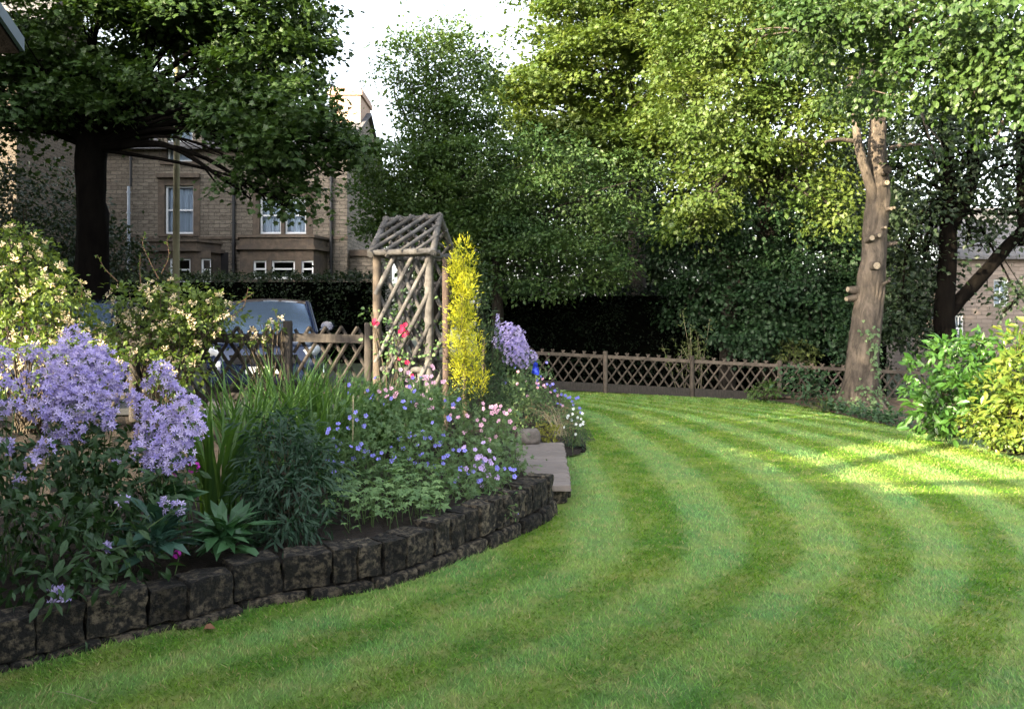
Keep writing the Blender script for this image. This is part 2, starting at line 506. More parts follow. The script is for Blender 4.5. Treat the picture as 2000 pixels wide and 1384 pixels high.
L['gold'] = leaf_mat('leaf_gold_yew', (.30, .31, .014), (.60, .57, .03), .3, clump=(.20, .25, .015), cscale=8)
L['yew'] = leaf_mat('leaf_dark_yew', (.014, .035, .012), (.03, .06, .018), .15)
L['laurel'] = leaf_mat('leaf_laurel', (.022, .075, .012), (.055, .125, .02), .25, .35, .5)
L['laurel_gold'] = leaf_mat('leaf_laurel_gold', (.085, .14, .022), (.20, .22, .035), .35, .4, .4, clump=(.06, .12, .02), cscale=5)
L['box_gold'] = leaf_mat('leaf_golden_bush', (.15, .16, .025), (.24, .23, .035), .3)
L['dry'] = leaf_mat('leaf_dry', (.16, .115, .065), (.24, .18, .10), .2)
L['cover'] = leaf_mat('leaf_cover', (.02, .055, .025), (.045, .09, .035), .2)
L['bamboo'] = leaf_mat('leaf_bamboo', (.05, .075, .02), (.10, .12, .035), .3)

# ------------------------------------------------------------------ light, sky, camera
SUN_AZ = unit(np.array([.74, .67])); SUN_EL = math.radians(14.5)
ld = Vector((SUN_AZ[0] * math.cos(SUN_EL), SUN_AZ[1] * math.cos(SUN_EL), -math.sin(SUN_EL)))
sd = bpy.data.lights.new('sun', 'SUN'); sd.energy = 4.4; sd.angle = math.radians(.55); sd.color = (1.0, .84, .58)
so = bpy.data.objects.new('sun', sd); C.objects.link(so); so.rotation_euler = ld.to_track_quat('-Z', 'Y').to_euler()
w = bpy.data.worlds.new('World'); bpy.context.scene.world = w; w.use_nodes = True
wn = w.node_tree; bg = wn.nodes['Background']
sk = wn.nodes.new('ShaderNodeTexSky'); sk.sky_type = 'NISHITA'; sk.sun_disc = False
sk.sun_elevation = SUN_EL; sk.sun_rotation = math.atan2(-ld.x, -ld.y); sk.dust_density = 4.0; sk.air_density = 1.0
hs_ = wn.nodes.new('ShaderNodeHueSaturation'); hs_.inputs['Saturation'].default_value = .4
wn.links.new(sk.outputs[0], hs_.inputs['Color']); wn.links.new(hs_.outputs[0], bg.inputs[0]); bg.inputs[1].default_value = .15
cd = bpy.data.cameras.new('camera'); cam = bpy.data.objects.new('camera', cd); C.objects.link(cam)
cd.sensor_width = 36; cd.lens = 36 * F / 2000; cd.shift_y = -(692 - HY) / 2000; cd.clip_end = 2000; cd.clip_start = .05
cam.location = (0, 0, H); cam.rotation_euler = (PI / 2, 0, 0)
S = bpy.context.scene; S.camera = cam
S.view_settings.view_transform = 'Standard'; S.view_settings.look = 'None'; S.view_settings.gamma = 1; S.view_settings.exposure = 2.8
S.cycles.max_bounces = 5; S.cycles.diffuse_bounces = 1; S.cycles.transparent_max_bounces = 6

# ------------------------------------------------------------------ the setting
WB = np.array([(-3.6, 2.75), (-2.95, 3.2)] + [tuple(ground(px, py)[:2]) for px, py in
     [(0, 1310), (150, 1270), (300, 1235), (400, 1215), (520, 1180), (670, 1160), (800, 1130), (900, 1090), (1000, 1050), (1058, 1021), (1082, 1001)]])
WC = smooth_path(np.c_[WB, np.zeros(len(WB))], 200)[:, :2]
WL = np.concatenate([[0], np.cumsum(np.linalg.norm(np.diff(WC, axis=0), axis=1))])


def wall_at(s):
    p = np.array([np.interp(s, WL, WC[:, 0]), np.interp(s, WL, WC[:, 1])])
    e = .05
    t = np.array([np.interp(s + e, WL, WC[:, 0]) - np.interp(s - e, WL, WC[:, 0]), np.interp(s + e, WL, WC[:, 1]) - np.interp(s - e, WL, WC[:, 1])])
    return p, unit(t)


def wall_top(s): return .208 + .135 * max(0, (s / WL[-1] - .3) / .7)


YF = np.array([ground(*q)[:2] for q in [(1089, 761), (1182, 767), (1350, 773), (1480, 779), (1545, 789), (1640, 810), (1760, 836), (1880, 863), (2000, 895), (2150, 940)]])


def yfar(x): return np.interp(x, YF[:, 0], YF[:, 1])


order = np.argsort(WC[:, 1])
XLY = np.concatenate([WC[order][:, 1], [6.85, 6.9, 9.3, 9.35, 9.9, 10.4, 11.5, 13, 15, 17, 20]])
XLX = np.concatenate([WC[order][:, 0], [.36, .52, .6, .8, .93, .95, .93, .95, 1.0, 1.05, 1.1]])


def xleft(y): return np.interp(y, XLY, XLX)


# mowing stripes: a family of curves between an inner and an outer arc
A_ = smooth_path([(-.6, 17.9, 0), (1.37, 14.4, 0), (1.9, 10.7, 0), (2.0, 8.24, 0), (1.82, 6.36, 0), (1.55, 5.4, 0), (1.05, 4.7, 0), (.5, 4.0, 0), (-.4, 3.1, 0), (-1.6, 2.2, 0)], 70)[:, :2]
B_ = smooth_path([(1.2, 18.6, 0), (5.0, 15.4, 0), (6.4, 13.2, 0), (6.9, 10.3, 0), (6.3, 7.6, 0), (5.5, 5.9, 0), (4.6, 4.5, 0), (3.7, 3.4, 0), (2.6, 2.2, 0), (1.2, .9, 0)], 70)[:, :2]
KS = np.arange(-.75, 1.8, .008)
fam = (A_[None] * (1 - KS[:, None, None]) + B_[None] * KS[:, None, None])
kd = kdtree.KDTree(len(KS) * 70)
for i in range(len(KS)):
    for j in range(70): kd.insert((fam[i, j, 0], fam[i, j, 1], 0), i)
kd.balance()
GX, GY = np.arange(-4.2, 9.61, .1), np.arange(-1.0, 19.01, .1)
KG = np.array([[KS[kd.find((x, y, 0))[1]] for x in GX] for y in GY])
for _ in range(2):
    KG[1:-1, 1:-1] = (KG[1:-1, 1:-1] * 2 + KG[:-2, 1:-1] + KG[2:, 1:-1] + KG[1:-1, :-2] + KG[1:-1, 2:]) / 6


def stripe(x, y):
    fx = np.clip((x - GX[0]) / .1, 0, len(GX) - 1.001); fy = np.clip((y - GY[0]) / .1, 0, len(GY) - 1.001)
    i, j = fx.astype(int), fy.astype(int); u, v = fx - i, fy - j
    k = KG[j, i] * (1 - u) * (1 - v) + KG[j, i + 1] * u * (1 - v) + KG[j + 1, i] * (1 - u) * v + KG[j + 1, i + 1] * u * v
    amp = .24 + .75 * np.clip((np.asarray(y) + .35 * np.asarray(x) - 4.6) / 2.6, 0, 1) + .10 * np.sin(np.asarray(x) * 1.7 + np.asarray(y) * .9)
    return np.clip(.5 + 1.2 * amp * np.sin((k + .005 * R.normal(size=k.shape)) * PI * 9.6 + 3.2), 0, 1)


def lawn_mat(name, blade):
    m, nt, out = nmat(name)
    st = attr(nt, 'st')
    dk, lt = ((.090, .245, .012), (.180, .370, .110)) if blade else ((.052, .145, .008), (.108, .21, .055))  # light and dark sheen of the mown bands put into the base colours
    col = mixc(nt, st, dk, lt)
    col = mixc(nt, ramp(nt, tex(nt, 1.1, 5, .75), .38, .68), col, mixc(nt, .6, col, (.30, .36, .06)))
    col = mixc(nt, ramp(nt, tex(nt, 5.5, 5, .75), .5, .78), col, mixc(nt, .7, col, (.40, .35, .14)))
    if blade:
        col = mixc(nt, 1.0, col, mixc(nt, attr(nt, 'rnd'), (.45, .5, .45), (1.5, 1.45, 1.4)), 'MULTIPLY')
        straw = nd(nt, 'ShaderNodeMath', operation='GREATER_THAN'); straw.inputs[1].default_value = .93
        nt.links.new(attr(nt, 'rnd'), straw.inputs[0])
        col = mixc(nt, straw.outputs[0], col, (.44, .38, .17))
    b = nd(nt, 'ShaderNodeBsdfPrincipled', Roughness=.6); b.inputs['Specular IOR Level'].default_value = .25
    nt.links.new(col, b.inputs['Base Color'])
    if blade:
        t = nt.nodes.new('ShaderNodeBsdfTranslucent'); nt.links.new(col, t.inputs['Color'])
        mx = nd(nt, 'ShaderNodeMixShader', Fac=.3)
        nt.links.new(b.outputs[0], mx.inputs[1]); nt.links.new(t.outputs[0], mx.inputs[2]); nt.links.new(mx.outputs[0], out.inputs[0])
    else:
        bp = nd(nt, 'ShaderNodeBump', Strength=1.0, Distance=.02)
        nt.links.new(tex(nt, 90, 6, .7), bp.inputs['Height']); nt.links.new(bp.outputs[0], b.inputs['Normal'])
        nt.links.new(b.outputs[0], out.inputs[0])
    return m


def sheet(mb, xs, ys, zf):
    X, Y = np.meshgrid(xs, ys); Z = zf(X, Y)
    n = len(xs); i = np.arange(len(ys) - 1)[:, None] * n + np.arange(n - 1)[None]
    mb.add(np.stack([X, Y, Z], -1).reshape(-1, 3), np.stack([i, i + 1, i + n + 1, i + n], -1).reshape(-1, 4), .5)
    return X.ravel(), Y.ravel()


def loft(mb, A, B, n, rough=0.0, bow=0.0):
    """surface between two polylines of equal length"""
    A, B = np.asarray(A, float), np.asarray(B, float)
    u = np.linspace(0, 1, n)[:, None, None]
    V = A[None] * (1 - u) + B[None] * u
    V[..., 2] += bow * np.sin(u[..., 0] * PI) + rough * R.normal(size=V.shape[:2])
    m = len(A); i = np.arange(n - 1)[:, None] * m + np.arange(m - 1)[None]
    mb.add(V.reshape(-1, 3), np.stack([i, i + 1, i + m + 1, i + m], -1).reshape(-1, 4), .5)


mb = MB()
gx = np.concatenate([np.linspace(-900, -40, 12), np.linspace(-35, 35, 50), np.linspace(40, 900, 12)])
gy = np.concatenate([np.linspace(-300, -20, 6), np.linspace(-15, 45, 50), np.linspace(60, 1500, 12)])


def big_z(X, Y):
    s = 1 / (1 + np.exp(np.clip((X - .2) * 2.5, -50, 50)))
    f = 1 / (1 + np.exp(np.clip(-(Y - 9.9) * 6, -50, 50)))
    return -.06 + gz(np.clip(X, -40, 14)) + .42 * s * f - .06 * (1 - f)


sheet(mb, gx, gy, big_z)
struct('ground', mb, M['ground'], smooth=True)
mb = MB()
xs, ys = np.arange(-4, 9.6, .08), np.arange(-3, 18.6, .08)
X, Y = sheet(mb, xs, ys, lambda X, Y: gz(X))
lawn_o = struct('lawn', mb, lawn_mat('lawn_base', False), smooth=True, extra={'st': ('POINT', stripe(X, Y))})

# grass blades
def grass():
    pos = []
    for (d0, d1, dens) in ((2.6, 4.2, 9000), (4.2, 5.6, 6000), (5.6, 8, 3200), (8, 12, 1400), (12, 18.2, 700)):
        hw = .67 * d1 + 1.2
        n = int(2 * hw * (d1 - d0) * dens)
        q = np.c_[R.uniform(-hw, hw, n), R.uniform(d0, d1, n)]
        ok = (abs(q[:, 0]) < .67 * q[:, 1] + 1.1) & (q[:, 0] > xleft(q[:, 1]) + R.normal(size=n) * .012 + .01) & (q[:, 1] < yfar(q[:, 0]) - .05 + R.normal(size=n) * .05)
        pos.append(q[ok])
    q = np.concatenate(pos); n = len(q)
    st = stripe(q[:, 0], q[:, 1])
    e = .06
    gk = np.c_[stripe(q[:, 0] + e, q[:, 1]) - st, stripe(q[:, 0], q[:, 1] + e) - st]
    base = np.c_[q, gz(q[:, 0])]
    ang = R.uniform(0, 2 * PI, n)
    wd = (.0013 + .00034 * q[:, 1]) * R.uniform(.7, 1.3, n)
    edge = np.clip(1 - (q[:, 0] - xleft(q[:, 1])) / .06, 0, 1) * (R.random(n) < .5)
    ht = (.017 + .0006 * q[:, 1]) * R.uniform(.5, 1.4, n) * (1 + 1.2 * edge)
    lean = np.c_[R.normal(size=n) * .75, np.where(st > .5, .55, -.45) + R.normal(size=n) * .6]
    side = np.c_[np.cos(ang), np.sin(ang), np.zeros(n)] * wd[:, None]
    tip = base + np.c_[lean * ht[:, None], ht]
    V = np.stack([base - side, base + side, tip], 1).reshape(-1, 3)
    mb = MB(); mb.add(V, np.arange(3 * n).reshape(-1, 3), R.random(n))
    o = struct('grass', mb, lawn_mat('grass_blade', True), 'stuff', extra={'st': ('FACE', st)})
    o['label'] = 'mown striped green lawn grass'; o['category'] = 'grass'
grass()

# soil of the raised bed, the far bed and the right bed
BACKY = 9.75
def bz(x, y):
    """soil height in the beds on the left"""
    return .16 + .30 * np.clip((y - 4.2) / 5.4, 0, 1) * np.clip(1.4 - x, .35, 1) + .0 * x


mb = MB()
n = 60
s = np.linspace(0, WL[-1], n)
front = []
for q in s:
    p, t = wall_at(q); nrm = np.array([-t[1], t[0]])
    p2 = p + nrm * .16
    front.append((p2[0], p2[1], wall_top(q) - .07))
back = np.c_[np.linspace(-7.5, -.9, n), np.full(n, BACKY), np.linspace(.46, .40, n)]
loft(mb, front, back, 24, .012)
far_edge = np.array([(xleft(y) - .02 + .03 * math.sin(y * 5), y, 0.0) for y in np.linspace(9.3, 18.2, 40)]); far_edge[:, 2] = gz(far_edge[:, 0]) + .02
inner = np.c_[np.full(40, -2.2), np.linspace(9.3, 18.2, 40), np.full(40, .5)]
loft(mb, inner, far_edge, 16, .012, .06)
loft(mb, [(.2, 6.72, .26), (.06, 7.2, .2), (.03, 9.5, .2)], [(-.02, 6.8, .25), (-.5, 7.9, .3), (-.9, 9.74, .38)], 8, .008)
struct('soil', mb, M['soil'])
mb = MB()
e = np.array([(x, yfar(x) - .02 + .05 * math.sin(x * 7) + .03 * math.sin(x * 17), float(gz(x)) + .012) for x in np.linspace(YF[0, 0], YF[-1, 0], 70)])
bk = np.array([(x * 1.0 + max(0, (x - 4)) * .75, max(18.4, yfar(x) + .4), float(gz(x)) + .03) for x in np.linspace(YF[0, 0], YF[-1, 0], 70)])
bk[:, 0] = np.linspace(YF[0, 0], 13, 70); bk[:, 1] = np.where(bk[:, 0] > 8, 18.4 - (bk[:, 0] - 8) * 1.1, 18.4)
loft(mb, e, bk, 18, .012, .05)
struct('garden_soil', mb, M['soil_dry'])
mb = MB()
sheet(mb, np.linspace(-22, -1.6, 10), np.linspace(10.4, 18, 6), lambda X, Y: big_z(X, Y) + .04)
struct('road', mb, M['road'])

# ------------------------------------------------------------------ stone retaining wall
def rough_block(mb, cx, cy, cz, L_, D_, H_, ang, bend=0.0, seed=0, k=9.0):
    n = 11
    g = np.linspace(-1, 1, n)
    a, b = np.meshgrid(g, g); o = np.ones_like(a)
    vs, fs = [], []
    idx = np.arange((n - 1) * n).reshape(n - 1, n)[:, :n - 1].ravel()
    q = np.stack([idx, idx + 1, idx + n + 1, idx + n], -1)
    for s_ in (1, -1):
        for f in ((a, b, o * s_), (o * s_, a, b), (b, o * s_, a)):
            vs.append(np.stack(f, -1).reshape(-1, 3)); fs.append((q if s_ > 0 else q[:, ::-1]) + n * n * (len(vs) - 1))
    v = np.concatenate(vs); f = np.concatenate(fs)
    nrm = (np.abs(v) ** k).sum(1) ** (1 / k)
    v = v / nrm[:, None] * 1.0
    v = v * np.array([L_ / 2, D_ / 2, H_ / 2])
    dn = np.array([noise.noise(Vector((p[0] * 9 + seed * 7.3, p[1] * 9, p[2] * 9))) * .018 + noise.noise(Vector((p[0] * 25, p[1] * 25 + seed, p[2] * 25))) * .011 for p in v])
    v = v + unit(v) * dn[:, None]
    c, s_ = math.cos(ang), math.sin(ang)
    v = np.c_[v[:, 0] * c - v[:, 1] * s_ + cx, v[:, 0] * s_ + v[:, 1] * c + cy, v[:, 2] + cz]
    mb.add(v, f, random.random())


wall = thing('retaining_wall', 'low curved retaining wall of blackened rough stone blocks holding the flower bed', 'wall', (-1.2, 4.6, 0))
sd_ = 0
for course in (1, 0):
    s = .02
    while s < WL[-1] - .04:
        frac = s / WL[-1]
        ln = random.uniform(.15, .29) if course else random.uniform(.15, .42)
        if frac > .75 and course: ln = random.uniform(.09, .18)
        ln = min(ln, WL[-1] - s)
        top = wall_top(s + ln / 2) + random.uniform(-.02, .018)
        low = .035 + .15 * max(0, frac - .35)
        p, t = wall_at(s + ln / 2); nr = np.array([-t[1], t[0]])
        g0 = float(gz(p[0]))
        mb = MB(); sd_ += 1
        off = .1 + random.uniform(-.008, .008) - (0 if course else .022)
        if course: rough_block(mb, p[0] + nr[0] * off, p[1] + nr[1] * off, (top + low) / 2 + g0, ln - .012, .2, top - low, math.atan2(t[1], t[0]), seed=sd_, k=34)
        else: rough_block(mb, p[0] + nr[0] * off, p[1] + nr[1] * off, (low - .08) / 2 + g0 - .005, ln - .006, .22, low + .07, math.atan2(t[1], t[0]), seed=sd_)
        part('stone_block', mb, M['stone_wall'], wall, True)
        s += ln

# the step beside the wall end
st_ = thing('garden_step', 'weathered pinkish grey step of narrow boards at the end of the stone wall', 'step', (.3, 8, 0))
mb = MB()
y = 6.95
while y < 9.3:
    ww = .19
    x1 = .505 + (y - 6.95) * .035
    rough_block(mb, (x1 + .02) / 2 + .0, y + ww / 2, .145, x1 - .0, ww - .006, .055, random.uniform(-.008, .008), seed=int(y * 100), k=16)
    y += ww
part('board', mb, M['step'], st_, False)
mb = MB(); rough_block(mb, .27, 7.12, .055, .42, .22, .13, 0, seed=91); rough_block(mb, .47, 8.3, .05, .1, 2.1, .13, .02, seed=92)
part('riser', mb, M['stone_wall'], st_, True)

# ------------------------------------------------------------------ timber work
def pole(mb, a, b, r, sides=8, flat=1.0, rnd=None):
    a, b = np.asarray(a, float), np.asarray(b, float)
    u = np.linspace(0, 1, 5)[:, None]
    pts = a * (1 - u) + b * u + R.normal(size=(5, 3)) * r * .06
    tube(mb, pts, r * (1 + R.normal(size=5) * .04), sides, rnd, flat=flat)


def hunter_fence(root, p0, p1, z0, z1, zlow, zhigh, period, r, mat_s, rail_mat, name='lattice', tip=.05, lean=.55):
    """crossing half-round slats nailed on two rails"""
    p0, p1 = np.asarray(p0, float), np.asarray(p1, float)
    Ln = np.linalg.norm(p1[:2] - p0[:2]); t = unit(p1 - p0)
    nrm = np.array([-t[1], t[0], 0])
    mb = MB()
    hgt = zhigh - zlow; run = hgt * lean
    for sgn, off in ((1, -r * 1.15), (-1, r * 1.15)):
        k = -run
        while k < Ln:
            a, b = k, k + run
            lo, hi = 0.0, 1.0
            if a < 0: lo = -a / run
            if b > Ln: hi = (Ln - a) / run
            k += period
            if hi - lo < .15: continue
            if sgn > 0: u0, u1, zz0, zz1 = a + run * lo, a + run * hi, zlow + hgt * lo, zlow + hgt * hi
            else: u0, u1, zz0, zz1 = a + run * lo, a + run * hi, zhigh - hgt * lo, zhigh - hgt * hi
            q0 = p0 + t * u0 + nrm * off; q1 = p0 + t * u1 + nrm * off
            q0[2] += zz0; q1[2] += zz1
            pole(mb, q0, q1, r, 6)
    return part(name, mb, mat_s, root)


def board(mb, a, b, h, th, rnd=None):
    """a board from a to b, its top edge on the line, h high and th thick"""
    a, b = np.asarray(a, float), np.asarray(b, float)
    t = unit(b - a); nn = np.array([-t[1], t[0], 0]) * th / 2; dz = np.array([0, 0, -h])
    v = [a - nn, b - nn, b + nn, a + nn]; v = [q + dz for q in v] + v
    mb.add(v, [(0, 3, 2, 1), (4, 5, 6, 7), (0, 1, 5, 4), (1, 2, 6, 5), (2, 3, 7, 6), (3, 0, 4, 7)], rnd)


# far fence
YFN = 18.0
posts = [(px - 1000) / F * YFN for px in (1016, 1182, 1351, 1522, 1690, 1862)]
ff = thing('lattice_fence', 'low brown fence of crossed slats running along the far end of the lawn', 'fence', (4, YFN, 0))
fz = lambda x: H + (HY - (766 + (x - 2.08) * 4.6)) / F * YFN
for i, x in enumerate(posts):
    mb = MB(); z = fz(x)
    tube(mb, [(x, YFN - .03, z - .1), (x, YFN - .03, z + .5), (x, YFN - .03, z + .92)], .052, 10, wob=.03)
    part('post', mb, M['timber_brown'], ff, True)
    if i < len(posts) - 1:
        xa, xb = x + .055, posts[i + 1] - .055
        a, b = (xa, YFN, fz(xa)), (xb, YFN, fz(xb))
        hunter_fence(ff, a, b, 0, 0, .16, .90, .235, .021, M['timber_brown'], None, lean=.72)
        mb = MB(); board(mb, (xa, YFN - .05, fz(xa) + .84), (xb, YFN - .05, fz(xb) + .84), .075, .035); part('top_rail', mb, M['timber_brown'], ff)
        mb = MB(); board(mb, (xa, YFN - .05, fz(xa) + .2), (xb, YFN - .05, fz(xb) + .2), .19, .03); part('bottom_board', mb, M['timber_dark'], ff)

# near fence beside the arch
nf = thing('picket_fence', 'dark weathered fence of crossed rounded pickets between flower bed and parked car', 'fence', (-3.5, 9.6, .45))
NY = 9.6
def nfp(px): return (px - 1000) / F * NY
for px, top, w_ in ((722, 630, .052), (565, 626, .058), (268, 620, .06), (90, 620, .055)):
    mb = MB(); x = nfp(px); z1 = H + (HY - top) / F * NY
    tube(mb, [(x, NY - .07, .3), (x, NY - .07, .9), (x, NY - .07, z1 - .01), (x, NY - .07, z1)], [w_, w_, w_ * .97, w_ * .8], 10, wob=.03)
    part('post', mb, M['timber_dark'], nf, True)
for a, b in ((90, 268), (268, 565), (565, 722)):
    xa, xb = nfp(a) + .06, nfp(b) - .06
    hunter_fence(nf, (xa, NY, 0), (xb, NY, 0), 0, 0, 1.52 - .95, 1.52, .19, .022, M['timber_dark'], None, 'picket', lean=.62)
    mb = MB(); board(mb, (xa, NY - .06, 1.445), (xb, NY - .06, 1.425), .1, .04); part('top_rail', mb, M['timber_dark'], nf)
    mb = MB(); board(mb, (xa, NY - .06, .75), (xb, NY - .06, .74), .08, .035); part('lower_rail', mb, M['timber_dark'], nf)

# rustic arch
ar = thing('garden_arch', 'rustic grey timber arch with lattice sides and lattice gable roof', 'arch', (-1.25, 9.8, .4))
YN, YB = 9.35, 10.35
def apx(px, py, y): return P(px, py, y)
nl, nr_, bl, br_ = 736, 838, 783, 871
for px, y, top, r, mk in ((nl, YN, 492, .05, 'timber_brown'), (nr_, YN, 492, .052, 'timber_grey'), (bl, YB, 500, .048, 'timber_grey'), (br_, YB - .95, 503, .045, 'timber_post')):
    q = apx(px, top, y)
    mb = MB(); tube(mb, [(q[0], y, .25), (q[0] + .005, y, 1.2), (q[0], y, q[2])], r, 10, wob=.03)
    part('post', mb, M[mk], ar, True)
def lattice_panel(name, c00, c10, c01, c11, n, r, mat_, skew=1.0, both=.03, alt=True):
    """crossing poles over a four-cornered panel (c00 bottom start, c10 bottom end, c01 top start, c11 top end)"""
    c00, c10, c01, c11 = map(np.asarray, (c00, c10, c01, c11))
    nrm = unit(np.cross(c10 - c00, c01 - c00))
    f = lambda u, v: c00 * (1 - u) * (1 - v) + c10 * u * (1 - v) + c01 * (1 - u) * v + c11 * u * v
    for sgn in (1, -1):
        mb = MB()
        for i in range(-n, n * 2):
            u0 = i / n; u1 = u0 + skew
            lo, hi = max(0, -u0 / skew), min(1, (1 - u0) / skew)
            if hi - lo < .12: continue
            ext = .04
            a, b = u0 + skew * lo, u0 + skew * hi
            v0, v1 = (lo, hi)
            if sgn < 0: a, b = 1 - a, 1 - b
            A, B = f(a, v0), f(b, v1); dd = unit(B - A) * ext * random.uniform(.3, 1.4)
            pole(mb, A - dd + nrm * both * sgn, B + dd + nrm * both * sgn, r * random.uniform(.9, 1.1), 8)
        part(name, mb, mat_, ar, True)
# near side panel, far side panel
lattice_panel('lattice', P(nl, 770, YN), P(nr_, 770, YN), P(nl, 500, YN), P(nr_, 500, YN), 3, .028, M['timber_grey'], 1.36)
lattice_panel('lattice', P(bl, 760, YB), P(br_ + 8, 760, YB), P(bl, 505, YB), P(br_ + 8, 505, YB), 3, .027, M['timber_grey'], 1.36)
for (a, b) in ((P(nl - 8, 497, YN), P(nr_ + 22, 494, YN)), (P(bl - 6, 551, YB), P(br_ + 4, 556, YB)), (P(bl - 6, 505, YB), P(br_ + 4, 505, YB)), (P(nl, 720, YN), P(nr_, 722, YN)), (P(bl, 700, YB), P(br_, 702, YB)), (P(nl, 497, YN), P(bl, 505, YB)), (P(nr_, 497, YN), P(br_ + 8, 505, YB))):
    mb = MB(); pole(mb, a, b, .036, 8); part('rail', mb, M['timber_grey'], ar, True)
YR = (YN + YB) / 2
e0, e1 = P(724, 494, YN - .12), P(846, 490, YN - .12)
r0_, r1_ = P(754, 431, YR), P(858, 424, YR)
b0, b1 = P(772, 500, YB + .12), P(888, 500, YB + .12)
lattice_panel('roof_lattice', e0, e1, r0_, r1_, 4, .024, M['timber_grey'], .75, .026)
lattice_panel('roof_lattice', b1, b0, r1_, r0_, 4, .024, M['timber_grey'], .75, .026)
for a, b in ((e0, e1), (r0_, r1_), (b0, b1)):
    mb = MB(); pole(mb, a, b, .036, 8); part('roof_purlin', mb, M['timber_grey'], ar, True)
for a, b in ((e0, r0_), (e1, r1_), (b0, r0_), (b1, r1_)):
    mb = MB(); a = np.asarray(a); b = np.asarray(b); dd = unit(b - a) * .04
    pole(mb, a - dd, b + dd, .04, 8, rnd=.6); part('rafter', mb, M['timber_grey'], ar, True)

# ------------------------------------------------------------------ buildings
def wall_grid(mb, x0, x1, z0, z1, holes, y, depth=.22):
    xs = sorted({x0, x1, *[h[0] for h in holes], *[h[1] for h in holes]})
    zs = sorted({z0, z1, *[h[2] for h in holes], *[h[3] for h in holes]})
    for i in range(len(xs) - 1):
        for j in range(len(zs) - 1):
            cx, cz = (xs[i] + xs[i + 1]) / 2, (zs[j] + zs[j + 1]) / 2
            if any(h[0] < cx < h[1] and h[2] < cz < h[3] for h in holes): continue
            mb.add([(xs[i], y, zs[j]), (xs[i + 1], y, zs[j]), (xs[i + 1], y, zs[j + 1]), (xs[i], y, zs[j + 1])], [(0, 1, 2, 3)])
    for a, b, c, d in holes:
        yb = y + depth
        mb.add([(a, y, c), (b, y, c), (b, y, d), (a, y, d), (a, yb, c), (b, yb, c), (b, yb, d), (a, yb, d)],
               [(0, 4, 5, 1), (1, 5, 6, 2), (2, 6, 7, 3), (3, 7, 4, 0)])


def sash(root, a, b, c, d, y, mid=.5, curtain=True, bars=0, fw=.07):
    """a white sash window with panes and a curtain or a dark room behind"""
    mb = MB()
    box(mb, a, a + fw, y, y + .07, c, d); box(mb, b - fw, b, y, y + .07, c, d)
    box(mb, a + fw, b - fw, y, y + .07, d - fw, d); box(mb, a + fw, b - fw, y, y + .07, c, c + fw * 1.3)
    zm = c + (d - c) * mid
    box(mb, a + fw, b - fw, y + .01, y + .06, zm - .03, zm + .03)
    for i in range(bars):
        xm = a + (b - a) * (i + 1) / (bars + 1)
        box(mb, xm - .015, xm + .015, y + .015, y + .055, c + fw * 1.3, zm - .03); box(mb, xm - .015, xm + .015, y + .015, y + .055, zm + .03, d - fw)
    wdw = part('window', mb, M['white_paint'], root)
    for z0, z1 in ((c + fw * 1.3, zm - .03), (zm + .03, d - fw)):
        g = MB(); g.add([(a + fw, y + .035, z0), (b - fw, y + .035, z0), (b - fw, y + .035, z1), (a + fw, y + .035, z1)], [(0, 1, 2, 3)])
        o = part('pane', g, M['glass'], wdw)
    g = MB()
    box(g, a - .3, b + .3, y + .9, y + 1.0, c - .3, d + .3)
    part('room', g, M['dark_room'], wdw)
    if curtain:
        g = MB(); n = 60; xs_ = np.linspace(a + .02, b - .02, n); yy = y + .2 + .035 * np.sin(xs_ * 55) + .02 * np.sin(xs_ * 23)
        V = np.concatenate([np.c_[xs_, yy, np.full(n, c)], np.c_[xs_, yy, np.full(n, d)]]); i = np.arange(n - 1)
        g.add(V, np.stack([i, i + 1, i + n + 1, i + n], -1)); part('curtain', g, M['curtain'], wdw, True)
    return wdw


HD = 31.0
hx = lambda px: (px - 1000) / F * HD
hz = lambda py: H + (HY - py) / F * HD
hs = thing('stone_house', 'three storey brown stone house with white sash windows behind the hedge', 'house', (hx(440), HD + 4, .4))
X0, X1, ZB, ZE = hx(188), hx(678), .2, hz(288)
wins = [(322, 378, 362, 457), (507, 549, 383, 457), (556, 598, 383, 457)]
holes = [(hx(a), hx(b), hz(d), hz(c)) for a, b, c, d in wins]
gables = [(hx(326), hx(376), hz(316), hz(232))]
bayw = []
mb = MB()
wall_grid(mb, X0, X1, ZB, ZE, [h for h in holes] + [(hx(326), hx(376), hz(316), ZE)], HD)
mb.add([(X1, HD, ZB), (X1, HD + 9, ZB), (X1, HD + 9, ZE), (X1, HD, ZE)], [(0, 1, 2, 3)])
mb.add([(X0, HD + 9, ZB), (X0, HD, ZB), (X0, HD, ZE), (X0, HD + 9, ZE)], [(0, 1, 2, 3)])
mb.add([(X1, HD + 9, ZB), (X0, HD + 9, ZB), (X0, HD + 9, ZE), (X1, HD + 9, ZE)], [(0, 1, 2, 3)])
RZ = ZE + 2.3
mb.add([(X1, HD, ZE), (X1, HD + 9, ZE), (X1, HD + 4.5, RZ)], [(0, 1, 2)]); mb.add([(X0, HD + 9, ZE), (X0, HD, ZE), (X0, HD + 4.5, RZ)], [(0, 1, 2)])
